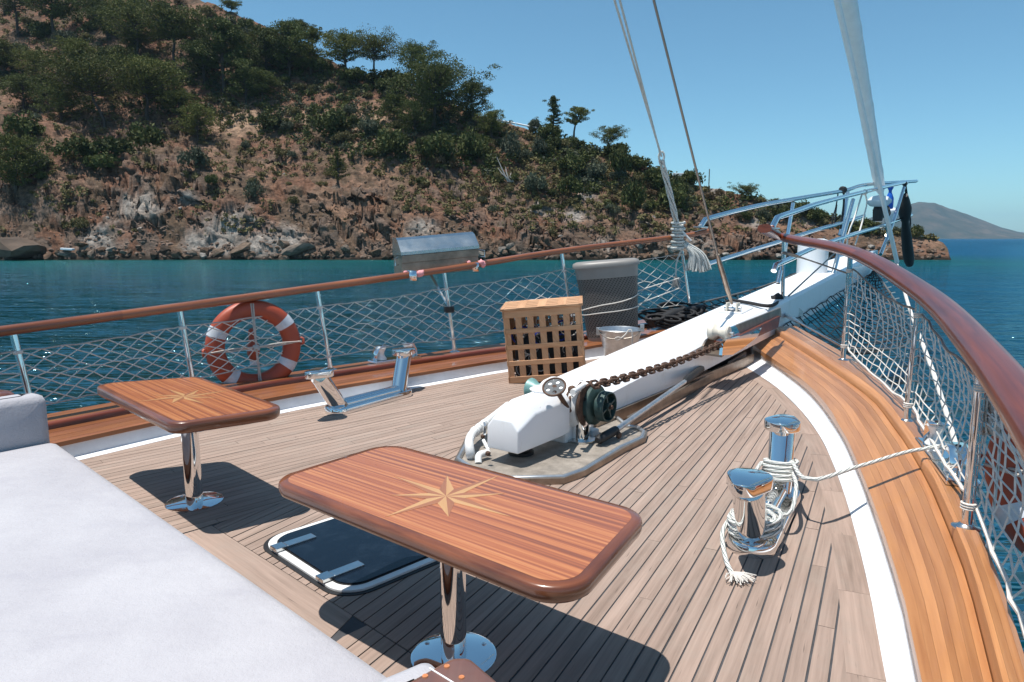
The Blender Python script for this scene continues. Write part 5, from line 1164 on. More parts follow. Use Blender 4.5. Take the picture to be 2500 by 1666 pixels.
o = bm.build('hand_wheel_disc', M['wheel'], wl, fix=True); mod = o.modifiers.new('thickness', 'SOLIDIFY'); mod.thickness = .008
MB().tube([w0, w1], .017, 10).build('stem', M['rust'], wl, smooth=60)
MB().tube([w1 + V((.02, .0, .1)), w1 + V((.10, .05, .17)), at(1398, 958, .45)], [.014, .018, .02], 8).build('brake_lever', M['dirty_white'], wl, smooth=60); MB().ico(at(1397, 952, .45), .03, 2, .1).build('brake_knob', M['rust'], wl, smooth=60)
# chain pipe
cpb = fl(at(1417, 1085)); MB().cyl(cpb + V((0, 0, .03)), cpb + V((0, 0, .20)), .062, 26).build('chain_pipe', M['chrome'], wl, smooth=60); MB().lathe([(.11, .03), (.11, .045), (.07, .05)], Matrix.Translation(cpb), 26).build('pipe_flange', M['steel'], wl, smooth=40)
p_ = fl(at(1444, 1048)); MB().lathe([(.035, .03), (.035, .11), (.024, .12), (.024, .15)], Matrix.Translation(p_), 14).build('bolt_cap', M['white'], wl, smooth=40)
p_ = fl(at(1272, 1118)); MB().lathe([(.085, .03), (.085, .05), (.066, .055), (.066, .13)], Matrix.Translation(p_), 22).build('motor_socket', M['black'], wl, smooth=40)
MB().lathe([(.021, -.012), (.027, 0), (.021, .012)], MD(at(1511, 1063, .06), sx), 14).build('ring_bolt', M['rust'], wl)
# chain
ch = thing('anchor_chain', 'rusty anchor chain running from the windlass to the bow roller and down the pipe', 'chain', g0)
LK = MB().tube([V((math.cos(a) * .026 + (.024 if math.cos(a) > 0 else -.024), math.sin(a) * .028, 0)) for a in [2 * math.pi * k / 14 for k in range(14)]], .0092, 6, closed=True).mesh('link', M['rust'], smooth=70)
def chainrun(pts, roll=0):
    P = resamp(pts, 400); L = 0; nx = 0; k = 0
    for i in range(1, len(P)):
        L += (P[i] - P[i - 1]).length
        if L >= nx:
            d_ = (P[min(len(P) - 1, i + 2)] - P[i - 1]).normalized(); qd = d_.to_track_quat('X', 'Z') @ Euler((R(45 + 90 * (k % 2)) + roll + random.gauss(0, .12), 0, 0)).to_quaternion()
            o = place('link', LK, P[i] - ORG[ch.name], ch); o.rotation_mode = 'QUATERNION'; o.rotation_quaternion = qd; nx += .071; k += 1
oc = -.57
chainrun([onplane(x, y, B(0, oc), B(5, oc)) for x, y in ((1452, 939), (1483, 933), (1532, 921), (1578, 907), (1632, 891), (1693, 868), (1728, 854), (1764, 838))])
top = g0 + V((0, 0, .135)); chainrun([top + ax * .10 + V((0, 0, -.015)), top + ax * .02, top - ax * .07 + V((0, 0, -.03)), g0 - ax * .125 + V((0, 0, .05)), g0 - ax * .13 + V((0, 0, -.02)), V((cpb.x, cpb.y, .25)), V((cpb.x, cpb.y, .14))])
# drain pipes beside the plate
pv_ = thing('pvc_pipe', 'white plastic elbow pipes on the deck beside the windlass cover', 'pipe', fl(at(1160, 1110)))
a0 = at(1150, 1118, .03); MB().tube(resamp([a0, at(1147, 1098, .10), at(1146, 1075, .13), at(1160, 1053, .13), at(1205, 1018, .13), at(1240, 990, .13)], 22), .030, 14).build('elbow', M['pvc'], pv_, smooth=60)
for x, y in ((1160, 1054), (1172, 1045), (1184, 1036)): MB().lathe([(.033, -.016), (.037, -.011), (.037, .011), (.033, .016)], MD(at(x, y, .13), at(1205, 1018, .13) - at(1160, 1053, .13)), 16).build('collar', M['pvc'], pv_, smooth=40)
MB().tube(resamp([at(1168, 1132, .03), at(1170, 1112, .07), at(1192, 1105, .07)], 12), .023, 12).build('elbow', M['pvc'], pv_, smooth=60); MB().tube([at(1180, 1075, .12), at(1193, 1100, .07)], .012, 8).build('brace', M['pvc'], pv_)
MB().hexa([at(1180, 1062, .13), at(1186, 1063, .13), at(1188, 1050, .15), at(1182, 1050, .15)], [at(1180, 1030, .20), at(1185, 1031, .20), at(1187, 1040, .19), at(1182, 1041, .19)]).build('valve_handle', M['galv'], pv_)
for x, y in ((1179, 1066), (1191, 1108)): MB().ico(at(x, y, .11), .018, 1, .15).build('rusty_clamp', M['rust'], pv_)
# ------------------------------------------------------------ wooden lattice crate
cL = at(1243, 937, 0); cd = V((1, -.10, 0)).normalized(); cn = V((-cd.y, cd.x, 0)); cw = .775; cdp = .50; chh = .735
lean_q = Matrix.Rotation(R(-5.0), 4, (cn.x, cn.y, 0)) @ Matrix.Rotation(R(3.0), 4, (cd.x, cd.y, 0))
cr = thing('lattice_crate', 'tall slatted pine crate full of ropes standing by the port rail', 'crate', fl(cL))
def CP(x, y, z): return cL + lean_q.to_3x3() @ (cd * x + cn * y + V((0, 0, z)))
def slat(x0, x1, y0, y1, z0, z1, g): MB().hexa([CP(x0, y0, z0), CP(x1, y0, z0), CP(x1, y1, z0), CP(x0, y1, z0)], [CP(x0, y0, z1), CP(x1, y0, z1), CP(x1, y1, z1), CP(x0, y1, z1)]).build('slat', M['crate'], cr, g=g, bevel=.002, seg=1)
th = .016; sw = cw / 12.4
def vside(f, L):     # uprights
    n = 7 if f in ('front', 'back') else 4; pitch = (L - sw) / (n - 1)
    for k in range(n):
        a = k * pitch
        if f == 'front': slat(a, a + sw, th * .4, th + .004, 0, chh, V((0, 0, 1)))
        elif f == 'back': slat(a, a + sw, cdp - th, cdp - .003, 0, chh, V((0, 0, 1)))
        elif f == 'left': slat(.002, th, a, a + sw, 0, chh, V((0, 0, 1)))
        else: slat(cw - th, cw - .002, a, a + sw, 0, chh, V((0, 0, 1)))
zs = [(0, .065), (.178, .226), (.340, .388), (.502, .550), (.664, chh)]
for f, L in (('front', cw), ('back', cw), ('left', cdp), ('right', cdp)):
    vside(f, L)
    for a, b in zs:
        if f == 'front': slat(0, cw, 0, th * .4 + .003, a, b, cd)
        elif f == 'back': slat(0, cw, cdp - .006, cdp, a, b, cd)
        elif f == 'left': slat(-.003, .004, 0, cdp, a, b, cn)
        else: slat(cw - .004, cw + .003, 0, cdp, a, b, cn)
lz = chh + .004; ly = -.02; ld = cdp + .04
for k in range(5):
    y0 = ly + ld * k / 5 + (.0 if k == 0 else .017); y1 = ly + ld * (k + 1) / 5 - (.0 if k == 4 else .017); slat(-.02, cw + .02, y0, y1, lz, lz + .022, cd)
for k in range(5):
    xc = -.02 + (cw + .04) * k / 4; x0 = max(-.02, xc - .042); x1 = min(cw + .02, xc + .042); slat(x0, x1, ly, ly + ld, lz + .006, lz + .024, cn)
q = random.Random(8); ro = thing('rope_tangle', 'tangled white and blue ropes stuffed inside the lattice crate', 'rope', CP(cw / 2, cdp / 2, .02))
for nm, mt, n in (('white_line', 'greycord', 34), ('blue_line', 'blueline', 12), ('black_line', 'blackcord', 10)):
    bm = MB()
    for k in range(n):
        c_ = V((q.uniform(.1, cw - .1), q.uniform(.06, cdp - .12), q.uniform(.06, .5 if nm != 'white_line' else .62))); r0 = q.uniform(.04, .11); ti = q.uniform(0, 3.14); pts = []
        for i in range(14): a = 6.28 * i / 13; v_ = V((math.cos(a) * r0, math.sin(a) * r0 * .5 * math.cos(ti), math.sin(a) * r0)); w_ = c_ + v_; pts.append(CP(min(cw - .03, max(.03, w_.x)), min(cdp - .04, max(.025, w_.y)), max(.02, w_.z)))
        bm.tube(pts, .006 if mt == 'greycord' else .008, 5)
    bm.build(nm, M[mt], ro)
MB().hexa([CP(.05, .12, .02), CP(cw - .05, .12, .02), CP(cw - .05, cdp - .04, .02), CP(.05, cdp - .04, .02)], [CP(.08, .16, .42), CP(cw - .05, .16, .5), CP(cw - .05, cdp - .04, .5), CP(.08, cdp - .04, .4)]).build('dark_bag', M['black'], ro, bevel=.05)
# ------------------------------------------------------------ laundry basket and bucket
kb = at(1497, 834, .15); kt = dep(1478, 636, kb.y + .02)
ku = (kt - kb).normalized(); kd = (cd + V((0, 0, .085))).normalized(); kn = V((-cd.y, cd.x, 0)); KH = (kt - kb).length
bk = thing('laundry_basket', 'taupe perforated plastic laundry basket with lid tied to the port rail', 'basket', kb)
def ksec(h, a, b, n=40, e=2.9):
    out = []
    for k in range(n): an = 2 * math.pi * k / n; c_, s_ = math.cos(an), math.sin(an); out.append(kb + ku * h + kd * a * math.copysign(abs(c_) ** (2 / e), c_) + kn * b * math.copysign(abs(s_) ** (2 / e), s_))
    return out
fy = kb.length / FPX * 1.0
a1, a0 = 76 * fy, 60 * fy
rows = [ksec(KH * f, a0 + (a1 - a0) * f, (a0 + (a1 - a0) * f) * .62) for f in np.linspace(.08, .80, 8)]
MB().loft([r_ + [r_[0]] for r_ in rows]).build('basket_wall', M['perf'], bk, smooth=60)
MB().loft([ksec(0, a0 * .9, a0 * .56), ksec(.01, a0 * .98, a0 * .60), ksec(KH * .08, a0 * 1.02, a0 * .635)], closed=True, caps=True).build('foot_band', M['greyplastic'], bk, smooth=50)
f = .80; MB().loft([ksec(KH * g, (a0 + (a1 - a0) * g) * 1.012, (a0 + (a1 - a0) * g) * .63) for g in (.795, .80, .93)], closed=True).build('upper_band', M['greyplastic'], bk, smooth=50)
MB().loft([ksec(KH * .925, a1 * 1.05, a1 * .67), ksec(KH * .955, a1 * 1.06, a1 * .68), ksec(KH * .985, a1 * 1.03, a1 * .65), ksec(KH * 1.0, a1 * .93, a1 * .56), ksec(KH * 1.0, a1 * .5, a1 * .3)], closed=True, caps=True).build('lid', M['greyplastic'], bk, smooth=50)
for hh0, hh1 in ((.42, .60), (.36, .44)):
    pts = []
    for k in range(13): an = math.pi * (1.05 + .95 * k / 12); f = hh0 + (hh1 - hh0) * (k / 12) ** 1.3; c_, s_ = math.cos(an), math.sin(an); aa = (a0 + (a1 - a0) * f) * 1.03; pts.append(kb + ku * KH * f + kd * aa * math.copysign(abs(c_) ** .7, c_) + kn * aa * .64 * math.copysign(abs(s_) ** .7, s_))
    pts = [pts[0] - kd * .25 + kn * .15] + pts + [pts[-1] + kd * .5 + V((0, 0, .12 if hh1 > .5 else .16))]
    o = MB().tube(resamp(pts, 30), .007, 6).build('tie_cord', M['cord'], bk)
ub = fl(at(1512, 888)); uh = .40
bu = thing('bucket', 'galvanised bucket with wire handle beside the laundry basket', 'bucket', ub)
MB().lathe([(.155, 0), (.158, .01), (.20, uh * .55), (.204, uh * .56), (.204, uh * .60), (.208, uh * .61), (.208, uh * .65), (.212, uh * .66), (.25, uh), (.257, uh + .006), (.250, uh + .012), (.242, uh), (.155, .02)], Matrix.Translation(ub), 36).build('pail', M['galv'], bu, smooth=50)
for s in (-1, 1): MB().box(ub + kd * .252 * s + V((0, 0, uh)), (.05, .02, .09), Matrix.Rotation(math.atan2(kd.y, kd.x), 3, 'Z')).build('ear', M['galv'], bu, bevel=.006)
MB().tube(resamp([ub + kd * -.26 + V((0, 0, uh)), ub - kn * .25 + kd * -.16 + V((0, 0, uh - .05)), ub - kn * .275 + V((0, 0, uh - .07)), ub - kn * .25 + kd * .16 + V((0, 0, uh - .05)), ub + kd * .26 + V((0, 0, uh))], 20), .006, 6).build('handle', M['wire'], bu)
MB().tube(resamp([ub - kn * .28 + V((0, 0, uh - .06)), ub - kn * .27 + kd * .05 + V((0, 0, uh - .02)), ub - kn * .26 + kd * .09 + V((0, 0, uh + .03)), ub - kn * .27 + kd * .12 + V((0, 0, uh - .02)), ub - kn * .24 + kd * .12 + V((0, 0, .1))], 20), .008, 6).build('lanyard', M['cord'], bu)
q = random.Random(3); bm = MB()
for k in range(5): bm.tube([ub - kn * .278 + kd * .03 * math.cos(a + k) - kd * .04 + V((0, 0, uh - .062 + .016 * math.sin(a * 1.0 + k))) for a in [6.28 * i / 10 for i in range(11)]], .006, 5)
bm.build('knot', M['cord'], bu)
# ------------------------------------------------------------ dark rope heap at the port bow
bc = onwall(1640, 772) or at(1640, 772, .3); bc = at(1590, 800, .26); be = at(1700, 772, .36)
rh = thing('rope_heap', 'heap of black ropes piled on the port bow ledge behind the bowsprit', 'rope', bc); bm = MB(); q = random.Random(9)
for k in range(26):
    c_ = bc.lerp(be, q.uniform(0, 1)) + V((q.gauss(0, .05), q.gauss(0, .1), q.uniform(0, .16))); r0 = q.uniform(.08, .2); ti = q.uniform(-.5, .5); pts = [c_ + cd * math.cos(a) * r0 * 1.5 + cn * math.sin(a) * r0 * .7 + V((0, 0, math.sin(a + ti) * r0 * .35)) for a in [6.28 * i / 16 for i in range(17)]]; bm.tube(pts, .02, 6)
bm.build('loops', M['blackcord'], rh, smooth=70)
MB().tube([bc + V((0, 0, .05)), bc.lerp(be, .5) + V((0, 0, .11)), be + V((.1, 0, .12))], [.06, .075, .05], 10).build('roll', M['black'], rh, smooth=70)
# ------------------------------------------------------------ barbecue box hung outside the port rail
ra, rb = port_posts[3][1], port_posts[4][1]
def onrail(px): 
    d = ray(px, 700); n = 60
    for k in range(-30, 90):
        a, b = ra.lerp(rb, k / n), ra.lerp(rb, (k + 1) / n)
        if (a.x * d.y - a.y * d.x) * (b.x * d.y - b.y * d.x) <= 0: return a
qa, qb = onrail(1008), onrail(1190); bd_ = (Matrix.Rotation(R(-20), 3, 'Z') @ fl(qb - qa)).normalized(); bo_ = V((-bd_.y, bd_.x, 0)); zt = dep(1060, 615, (qa.y + qb.y) / 2 + .2).z; qa2, qb2 = qa + bo_ * .30 - bd_ * .03, qb + bo_ * .12
slope = (rb.z - ra.z) / fl(rb - ra).length
bq = thing('barbecue', 'stainless steel barbecue box with folded lid hung outside the port rail', 'barbecue', qa.lerp(qb, .5))
bl = .92
def BQ(x, y, z): return V((qa2.x, qa2.y, zt - slope * bl / 2)) + bd_ * x + bo_ * y + V((0, 0, z + slope * x))
def bqsec(x, prof): return [BQ(x, y, z) for y, z in prof]
lp = [(0, 0), (0, .035), (.15, .165), (.21, .19), (.36, .19), (.37, 0)]
MB().loft([bqsec(0, lp), bqsec(bl, lp)], closed=True, caps=True).build('lid', M['steel'], bq)
lp = [(.01, -.24), (.01, -.09), (-.006, -.085), (-.006, -.006), (.35, -.006), (.35, -.09), (.34, -.24)]
MB().loft([bqsec(.01, lp), bqsec(bl - .01, lp)], closed=True, caps=True).build('fire_box', M['stained_steel'], bq)
for x in (-.015, bl + .015): MB().tube([BQ(x, .08, -.02), BQ(x + (.05 if x > 0 else -.05), .0, -.03), BQ(x + (.05 if x > 0 else -.05), -.0, -.10), BQ(x, .05, -.10)], .008, 8).build('carrying_handle', M['steel'], bq)
for px in (1008, 1158):
    p = onrail(px); hk = MB(); prof = [(.34, -.04), (.12, .075), (.02, .078), (-.052, .07), (-.055, -.03)]
    hk.loft([[p + bd_ * s + bo_ * a + V((0, 0, z)) for a, z in prof] for s in (-.04, .04)]); o = hk.build('rail_hook', M['chrome'], bq, smooth=50); mod = o.modifiers.new('thickness', 'SOLIDIFY'); mod.thickness = .005
    bm = MB(); q = random.Random(px)
    for s in (-.07, .08, .10): bm.ico(p + bd_ * s + V((0, 0, .06 + q.uniform(-.03, .02))) - bo_ * .02, .036 if s > 0 else .024, 2, .25, (1, .8, 1.0), q)
    tag(bm.build('cloth', M['pink'], smooth=120), 'pink rag wrapped under the %s barbecue hook on the handrail' % ('left' if px < 1100 else 'right'), 'cloth', None)
p3_ = port_posts[4]; cp = p3_[1].lerp(p3_[0], .46); MB().box(cp, (.11, .06, .07), Matrix.Rotation(math.atan2(bd_.y, bd_.x), 3, 'Z')).build('clamp', M['black'], bq, bevel=.008); MB().tube([BQ(bl * .42, .2, -.24), cp + bo_ * .05 + V((0, 0, .05)), cp], .016, 8).build('strut', M['steel'], bq)
# ------------------------------------------------------------ life rings
def lifering(label, c, nrm, D, up_hint, name='life_ring', tapes=(0.75, 2.42, 3.95, 5.6), rot=0):
    t = thing(name, label, 'life ring', c); n = V(nrm).normalized(); u = (V(up_hint) - n * V(up_hint).dot(n)).normalized(); w = u.cross(n)
    rm, rt_ = D * .5 * .80, D * .5 * .20
    def P(a, b, k=1.0): r_ = rm + rt_ * k * math.cos(b); return c + (w * math.cos(a) + u * math.sin(a)) * r_ + n * rt_ * .72 * k * math.sin(b)
    def arc(a0, a1, k, m, nm, mt):
        rows = [[P(a0 + (a1 - a0) * i / m, 2 * math.pi * j / 16, k) for j in range(16)] for i in range(m + 1)]; return MB().loft(rows, closed=True).build(nm, M[mt], t, smooth=70)
    arc(0, 2 * math.pi, 1, 72, 'ring', 'orange')
    for a in tapes: arc(a - .115, a + .115, 1.03, 8, 'tape', 'reflect')
    for a in (0.05, 1.62, 3.2, 4.75): MB().tube([P(a - .07, .1, 1.1), P(a - .05, .4, 1.35), P(a + .05, .4, 1.35), P(a + .07, .1, 1.1)], .012, 6).build('becket', M['orange'], t, smooth=60)
    bm = MB(); g = [P(a, .9, 1.1) for a in (1.62, 3.2, 4.75, .05)]
    k0 = g[0].lerp(g[2], .5) + n * .03
    for p in g: bm.tube(resamp([p, p.lerp(k0, .5) + V((0, 0, -.01)), k0], 8), .008, 6); bm.tube(resamp([p + V((.02, 0, 0)), p.lerp(k0, .5) + V((.01, 0, .01)), k0], 8), .007, 6)
    bm.ico(k0, .03, 1, .2); bm.build('grab_line', M['greycord'], t, smooth=60); return t, c, n, u, w
rcx = onwall(621, 900); rc_ = dep(621, 846, rcx.y + .08); fc_ = fl(V((0, 0, 0)) - rc_).normalized()
t, c, n, u, w = lifering('orange life ring with white bands tied behind the port netting', rc_, (.55, -.83, .04), .83, (-.16, .25, 1), tapes=(.62, 2.72, 4.05, 5.72))
fl_ = thing('rescue_light', 'small red rescue light hanging inside the port life ring', 'rescue light', c - w * .02)
k0 = dep(618, 850, rc_.y + .03); MB().lathe([(.012, .18), (.034, .165), (.036, .06), (.052, .02), (.056, -.05), (.040, -.08), (.038, -.11)], MD(k0, u), 16).build('body', M['orange'], fl_, smooth=50); MB().lathe([(.036, -.155), (.037, -.112)], MD(k0, u), 16).build('lens', M['lens'], fl_); MB().lathe([(.058, -.022), (.058, -.008)], MD(k0, u), 16).build('band', M['reflect'], fl_)
r2 = at(2585, 1260, .33) + V((.12, 0, .12)); lifering('orange red life ring hanging outside the starboard netting at the right edge', r2, V((-.86, -.32, .05)), .86, (0, 0, 1), tapes=(.6, 2.2, 3.8, 5.3))
kn_ = thing('rope_end', 'knotted grey rope with a white frayed tuft on the starboard head line', 'rope', at(2440, 1015, .6)); q = random.Random(6); bm = MB(); kc = dep(2452, 1012, 2.95)
for k in range(14): o_ = V((q.gauss(0, .04), q.gauss(0, .03), q.gauss(0, .035))); bm.tube([kc + o_ + V((math.cos(a + k) * .05, math.sin(a * 1.0) * .02, math.sin(a + k) * .05)) for a in [6.28 * i / 9 for i in range(10)]], .010, 5)
bm.build('knot', M['greycord'], kn_, smooth=60); tc_ = dep(2433, 1022, 2.88); bm = MB()
for k in range(90): d_ = V((q.gauss(-.3, 1), q.gauss(-.8, .6), q.gauss(0, 1))).normalized(); bm.tube([tc_, tc_ + d_ * .035], .0035, 3, cap=False)
bm.build('tuft', M['pvc'], kn_); MB().tube(resamp([kc, dep(2440, 1100, 2.86), dep(2425, 1250, 2.8), dep(2398, 1390, 2.72)], 14), .007, 6).build('tail', M['fleck'], kn_)
# ------------------------------------------------------------ rigging
def axp(x, y, o=0): return onplane(x, y, B(0, o), B(9, o))
j0, j1 = axp(2150, 470), axp(2068, 0); jd = (j1 - j0); j2 = j1 + jd * .9
jb = thing('furled_jib', 'white furled headsail rolled on the forestay above the bowsprit tip', 'sail', j0)
JP = [j0 + jd * f for f in np.linspace(0, 1.9, 60)]; rr_ = [(23 + (41 - 23) * min(1, f * 1.05)) / FPX * p.y / 2 * (1 - .18 * max(0, f - 1)) for f, p in zip(np.linspace(0, 1.9, 60), JP)]
rr_ = [r_ * (1 + .02 * math.sin(i * 2.1)) * (.55 if i == 0 else 1) for i, r_ in enumerate(rr_)]
MB().tube(JP, rr_, 24).build('sail', M['sail'], jb, smooth=70)
bm = MB(); jt = jd.normalized(); s1 = jt.cross(V((0, 1, 0))).normalized(); s2 = jt.cross(s1)
hel = []
for i in range(420):
    f = i / 419; k = f * 59; a = int(min(58, k)); p = JP[a].lerp(JP[a + 1], k - a); r_ = rr_[a] + (rr_[a + 1] - rr_[a]) * (k - a); an = f * 6.28 * 5.2; hel.append(p + (s1 * math.cos(an) + s2 * math.sin(an)) * r_ * 1.005)
bm.tube(hel, .006, 4); bm.build('leech_edge', M['sail'], jb)
dk0 = axp(2163, 555); MB().tube([j0, axp(2158, 520)], .02, 8).build('swivel', M['steel'], jb); MB().lathe([(.10, -.13), (.115, -.11), (.11, .06), (.10, .08)], MD(axp(2160, 515), jd), 18).build('furling_drum', M['black'], jb, smooth=40); MB().tube([axp(2160, 525), axp(2168, 600)], .014, 8).build('drum_link', M['steel'], jb)
MB().lathe([(.05, -.09), (.07, 0), (.05, .09)], MD(axp(2167, 580), jd), 12).build('shackle', M['steel'], jb)
# forestay with turnbuckle
fs = thing('stay_wire', 'single steel wire stay with turnbuckle footed on the bowsprit', 'stay', fp)
w0 = axp(1752, 624); w1 = axp(1596, 0); MB().tube([w0, w1, w1 + (w1 - w0) * .5], .0125, 8).build('wire', M['wire'], fs, smooth=60)
tbp = [axp(x, y) for x, y in ((1752, 622), (1756, 640), (1767, 676), (1776, 708), (1787, 742))]
MB().tube(tbp, [.02, .028, .030, .030, .014], 12).build('turnbuckle', M['stained_steel'], fs, smooth=40)
c_ = axp(1789, 753); sd = BN
for s in (-1, 1): MB().hexa([c_ + sd * .05 * s + BA * -.07 + V((0, 0, -.16)), c_ + sd * .05 * s + BA * .07 + V((0, 0, -.16)), c_ + sd * .07 * s + BA * .07 + V((0, 0, -.16)), c_ + sd * .07 * s + BA * -.07 + V((0, 0, -.16))], [c_ + sd * .05 * s + BA * -.05 + V((0, 0, .07)), c_ + sd * .05 * s + BA * .05 + V((0, 0, .07)), c_ + sd * .07 * s + BA * .05 + V((0, 0, .07)), c_ + sd * .07 * s + BA * -.05 + V((0, 0, .07))]).build('toggle_cheek', M['cream'], fs, bevel=.006)
MB().cyl(c_ - sd * .1, c_ + sd * .1, .03, 12).build('toggle_pin', M['steel'], fs)
bp = axp(1797, 775); tb = (bp - BO).dot(BA); MB().hexa([B(tb - .22, -.14, beamz(tb - .22) + .001), B(tb + .2, -.14, beamz(tb + .2) + .001), B(tb + .2, .14, beamz(tb + .2) + .001), B(tb - .22, .14, beamz(tb - .22) + .001)], [B(tb - .22, -.14, beamz(tb - .22) + .02), B(tb + .2, -.14, beamz(tb + .2) + .02), B(tb + .2, .14, beamz(tb + .2) + .02), B(tb - .22, .14, beamz(tb - .22) + .02)]).build('pad', M['white'], fs, bevel=.004)
# halyard made fast at the port bow
pb = port_posts[-1]; yb = pb[0].y
hl_ = thing('halyard', 'paired grey flecked ropes knotted to the port rail at the bow with hanging coil', 'rope', pb[1])
kn0 = dep(1655, 560, yb - .1); sp_ = dep(1615, 382, yb - .5)
MB().tube([sp_, dep(1500, 0, yb - 1.8), dep(1420, -260, yb - 2.6)], .0135, 8).build('fall', M['fleck'], hl_, smooth=60); MB().tube([dep(1611, 372, yb - .5), dep(1513, 0, yb - 1.85), dep(1445, -260, yb - 2.6)], .0135, 8).build('fall', M['fleck'], hl_, smooth=60)
q = random.Random(12); bm = MB()
for k in range(4):
    a = k * 1.57; bm.tube([p + V((.028 * math.cos(a + i * .25), .028 * math.sin(a + i * .25), 0)) for i, p in enumerate(resamp([sp_ + V((0, 0, -.05)), sp_.lerp(kn0, .5), kn0], 26))], .015, 6)
bm.tube([sp_ + V((math.cos(a) * .035, 0, math.sin(a) * .06)) for a in [6.28 * i / 10 for i in range(11)]], .014, 6)
bm.build('tackle', M['fleck'], hl_, smooth=60)
MB().tube(coil(V((kn0.x, kn0.y, 0)), .06, kn0.z - .28, kn0.z + .10, 9, .03, 2), .018, 6).build('hitches', M['fleck'], hl_, smooth=60)
bm = MB(); cc0 = dep(1668, 600, yb - .12)
for k in range(12):
    f = k / 11; b_ = cc0 + V((.02 + .02 * k, -.01 * (k % 3), -.04 - .10 * f)); ln_ = q.uniform(.26, .34) + .12 * (1 - f); e_ = cc0 + V((.07 + .27 * f, -.02 * (k % 4), -.28 - .02 * f - q.uniform(0, .05)))
    bm.tube(resamp([cc0 + V((-.02, 0, .04)), cc0.lerp(e_, .5) + V((.06, -.03, .04)), e_ + V((-.015, 0, 0)), e_ + V((.0, 0, -.04)), e_ + V((.03, 0, 0)), cc0.lerp(e_, .5) + V((.10, .02, .05)), cc0 + V((.03, .02, .05))], 18), .017, 6)
bm.build('coil', M['fleck'], hl_, smooth=60)
tl = dep(1650, 672, yb - .1); MB().tube(resamp([cc0, dep(1652, 640, yb - .1), tl], 10), .012, 6).build('tail', M['fleck'], hl_); bm = MB()
for k in range(40): bm.tube([tl, tl + V((q.gauss(0, .035), q.gauss(0, .03), -q.uniform(.1, .2)))], .006, 3, cap=False)
bm.build('frayed_tassel', M['greycord'], hl_); MB().tube([kn0 + V((.05, -.05, -.03)), dep(1687, 588, yb - .15)], .014, 8).build('whipped_end', M['pvc'], hl_)
# rope along the headsail, down outside the starboard bow
sh = thing('sheet_rope', 'white flecked rope running down beside the furled headsail to the bow', 'rope', axp(2193, 640, -.3))
MB().tube([dep(2000, -260, 10.6), dep(2043, 0, 11.2), dep(2105, 270, 12.2), axp(2190, 640, -.3)], .045, 10).build('line', M['sail'], sh, smooth=60)
s2_ = thing('mooring_line', 'pale rope hanging outside the starboard netting below the cap rail', 'rope', dep(2300, 980, 6)); MB().tube(resamp([axp(2190, 642, -.3), dep(2205, 700, 10.5), dep(2226, 770, 8.6), dep(2275, 900, 6.6), dep(2320, 1040, 5.6), dep(2340, 1110, 5.2)], 24), .022, 8).build('line', M['cord'], s2_, smooth=60)
# things on the pulpit
cv = thing('furled_cover', 'long black rolled cover hanging from the starboard pulpit rail', 'cover', SPx([(2212, 560)])[0])
cvp = SPx([(2206, 478), (2207, 500), (2208, 535), (2211, 575), (2215, 615), (2219, 645)]); MB().tube([p - V((.05, .12, 0)) for p in resamp(cvp, 14)], [.08, .12, .15, .13, .08, .09, .11, .12, .12, .13, .13, .13, .12, .09], 12).build('roll', M['black'], cv, smooth=70)
cvp = SPx([(2210, 452), (2213, 475), (2209, 495)]); MB().tube(cvp, .03, 8).build('strap', M['black'], cv); MB().tube(resamp(SPx([(2211, 515), (2221, 522), (2222, 555), (2214, 575)]), 12), .022, 6).build('strap', M['black'], cv); MB().lathe([(.05, -.07), (.06, 0), (.05, .07)], MD(SPx([(2209, 449)])[0], BA), 12).build('lashing', M['black'], cv)
bo = thing('bow_light', 'clear round lamp with black foot at the tip of the pulpit', 'lamp', axp(2152, 520)); lc = axp(2146, 492)
MB().lathe([(.02, -.13), (.17, -.10), (.24, -.03), (.25, .02), (.17, .10), (.03, .13)], Matrix.Translation(lc) , 24).build('lens', M['lens'], bo, smooth=50); MB().lathe([(.09, -.42), (.10, -.38), (.11, -.18), (.09, -.12)], Matrix.Translation(lc), 16).build('foot', M['black'], bo); MB().lathe([(.05, -.2), (.14, -.12), (.14, .1), (.05, .17)], Matrix.Translation(axp(2177, 525)), 16).build('spot_glass', M['lens'], bo, smooth=50)
bt = thing('water_bottle', 'small bright blue bottle hanging at the bow lamp', 'bottle', axp(2172, 490)); MB().lathe([(.07, -.22), (.085, -.2), (.085, .02), (.05, .12), (.035, .15), (.035, .2), (.065, .26), (.05, .33)], Matrix.Translation(axp(2172, 487)), 16).build('body', M['blue'], bt, smooth=50)
ln_ = thing('lanyard', 'black cord loop hanging from the port pulpit rail', 'cord', PPx([(2058, 470)])[0])
MB().lathe([(.045, -.09), (.07, -.05), (.07, .05), (.045, .09)], MD(PPx([(2058, 464)])[0], BA), 12).build('turns', M['black'], ln_, smooth=50); MB().tube(resamp(PPx([(2060, 468), (2060, 500), (2054, 545), (2052, 570)]), 10), .022, 6).build('cord', M['black'], ln_); MB().tube(resamp(PPx([(2046, 472), (2041, 505), (2031, 540), (2036, 552), (2043, 500)]), 12), .013, 6).build('cord', M['black'], ln_)
l2 = thing('lanyard', 'thin white cord hanging in a loop from the starboard pulpit rail', 'cord', SPx([(2112, 470)])[0]); MB().tube(resamp(SPx([(2104, 476), (2090, 520), (2072, 570), (2068, 600)]), 14), .015, 6).build('cord', M['cord'], l2); MB().tube(resamp(SPx([(2113, 476), (2116, 500), (2100, 560), (2088, 598)]), 14), .014, 6).build('cord', M['cord'], l2); MB().lathe([(.04, -.06), (.055, 0), (.04, .06)], MD(SPx([(2111, 470)])[0], BA), 12).build('turns', M['cord'], l2)
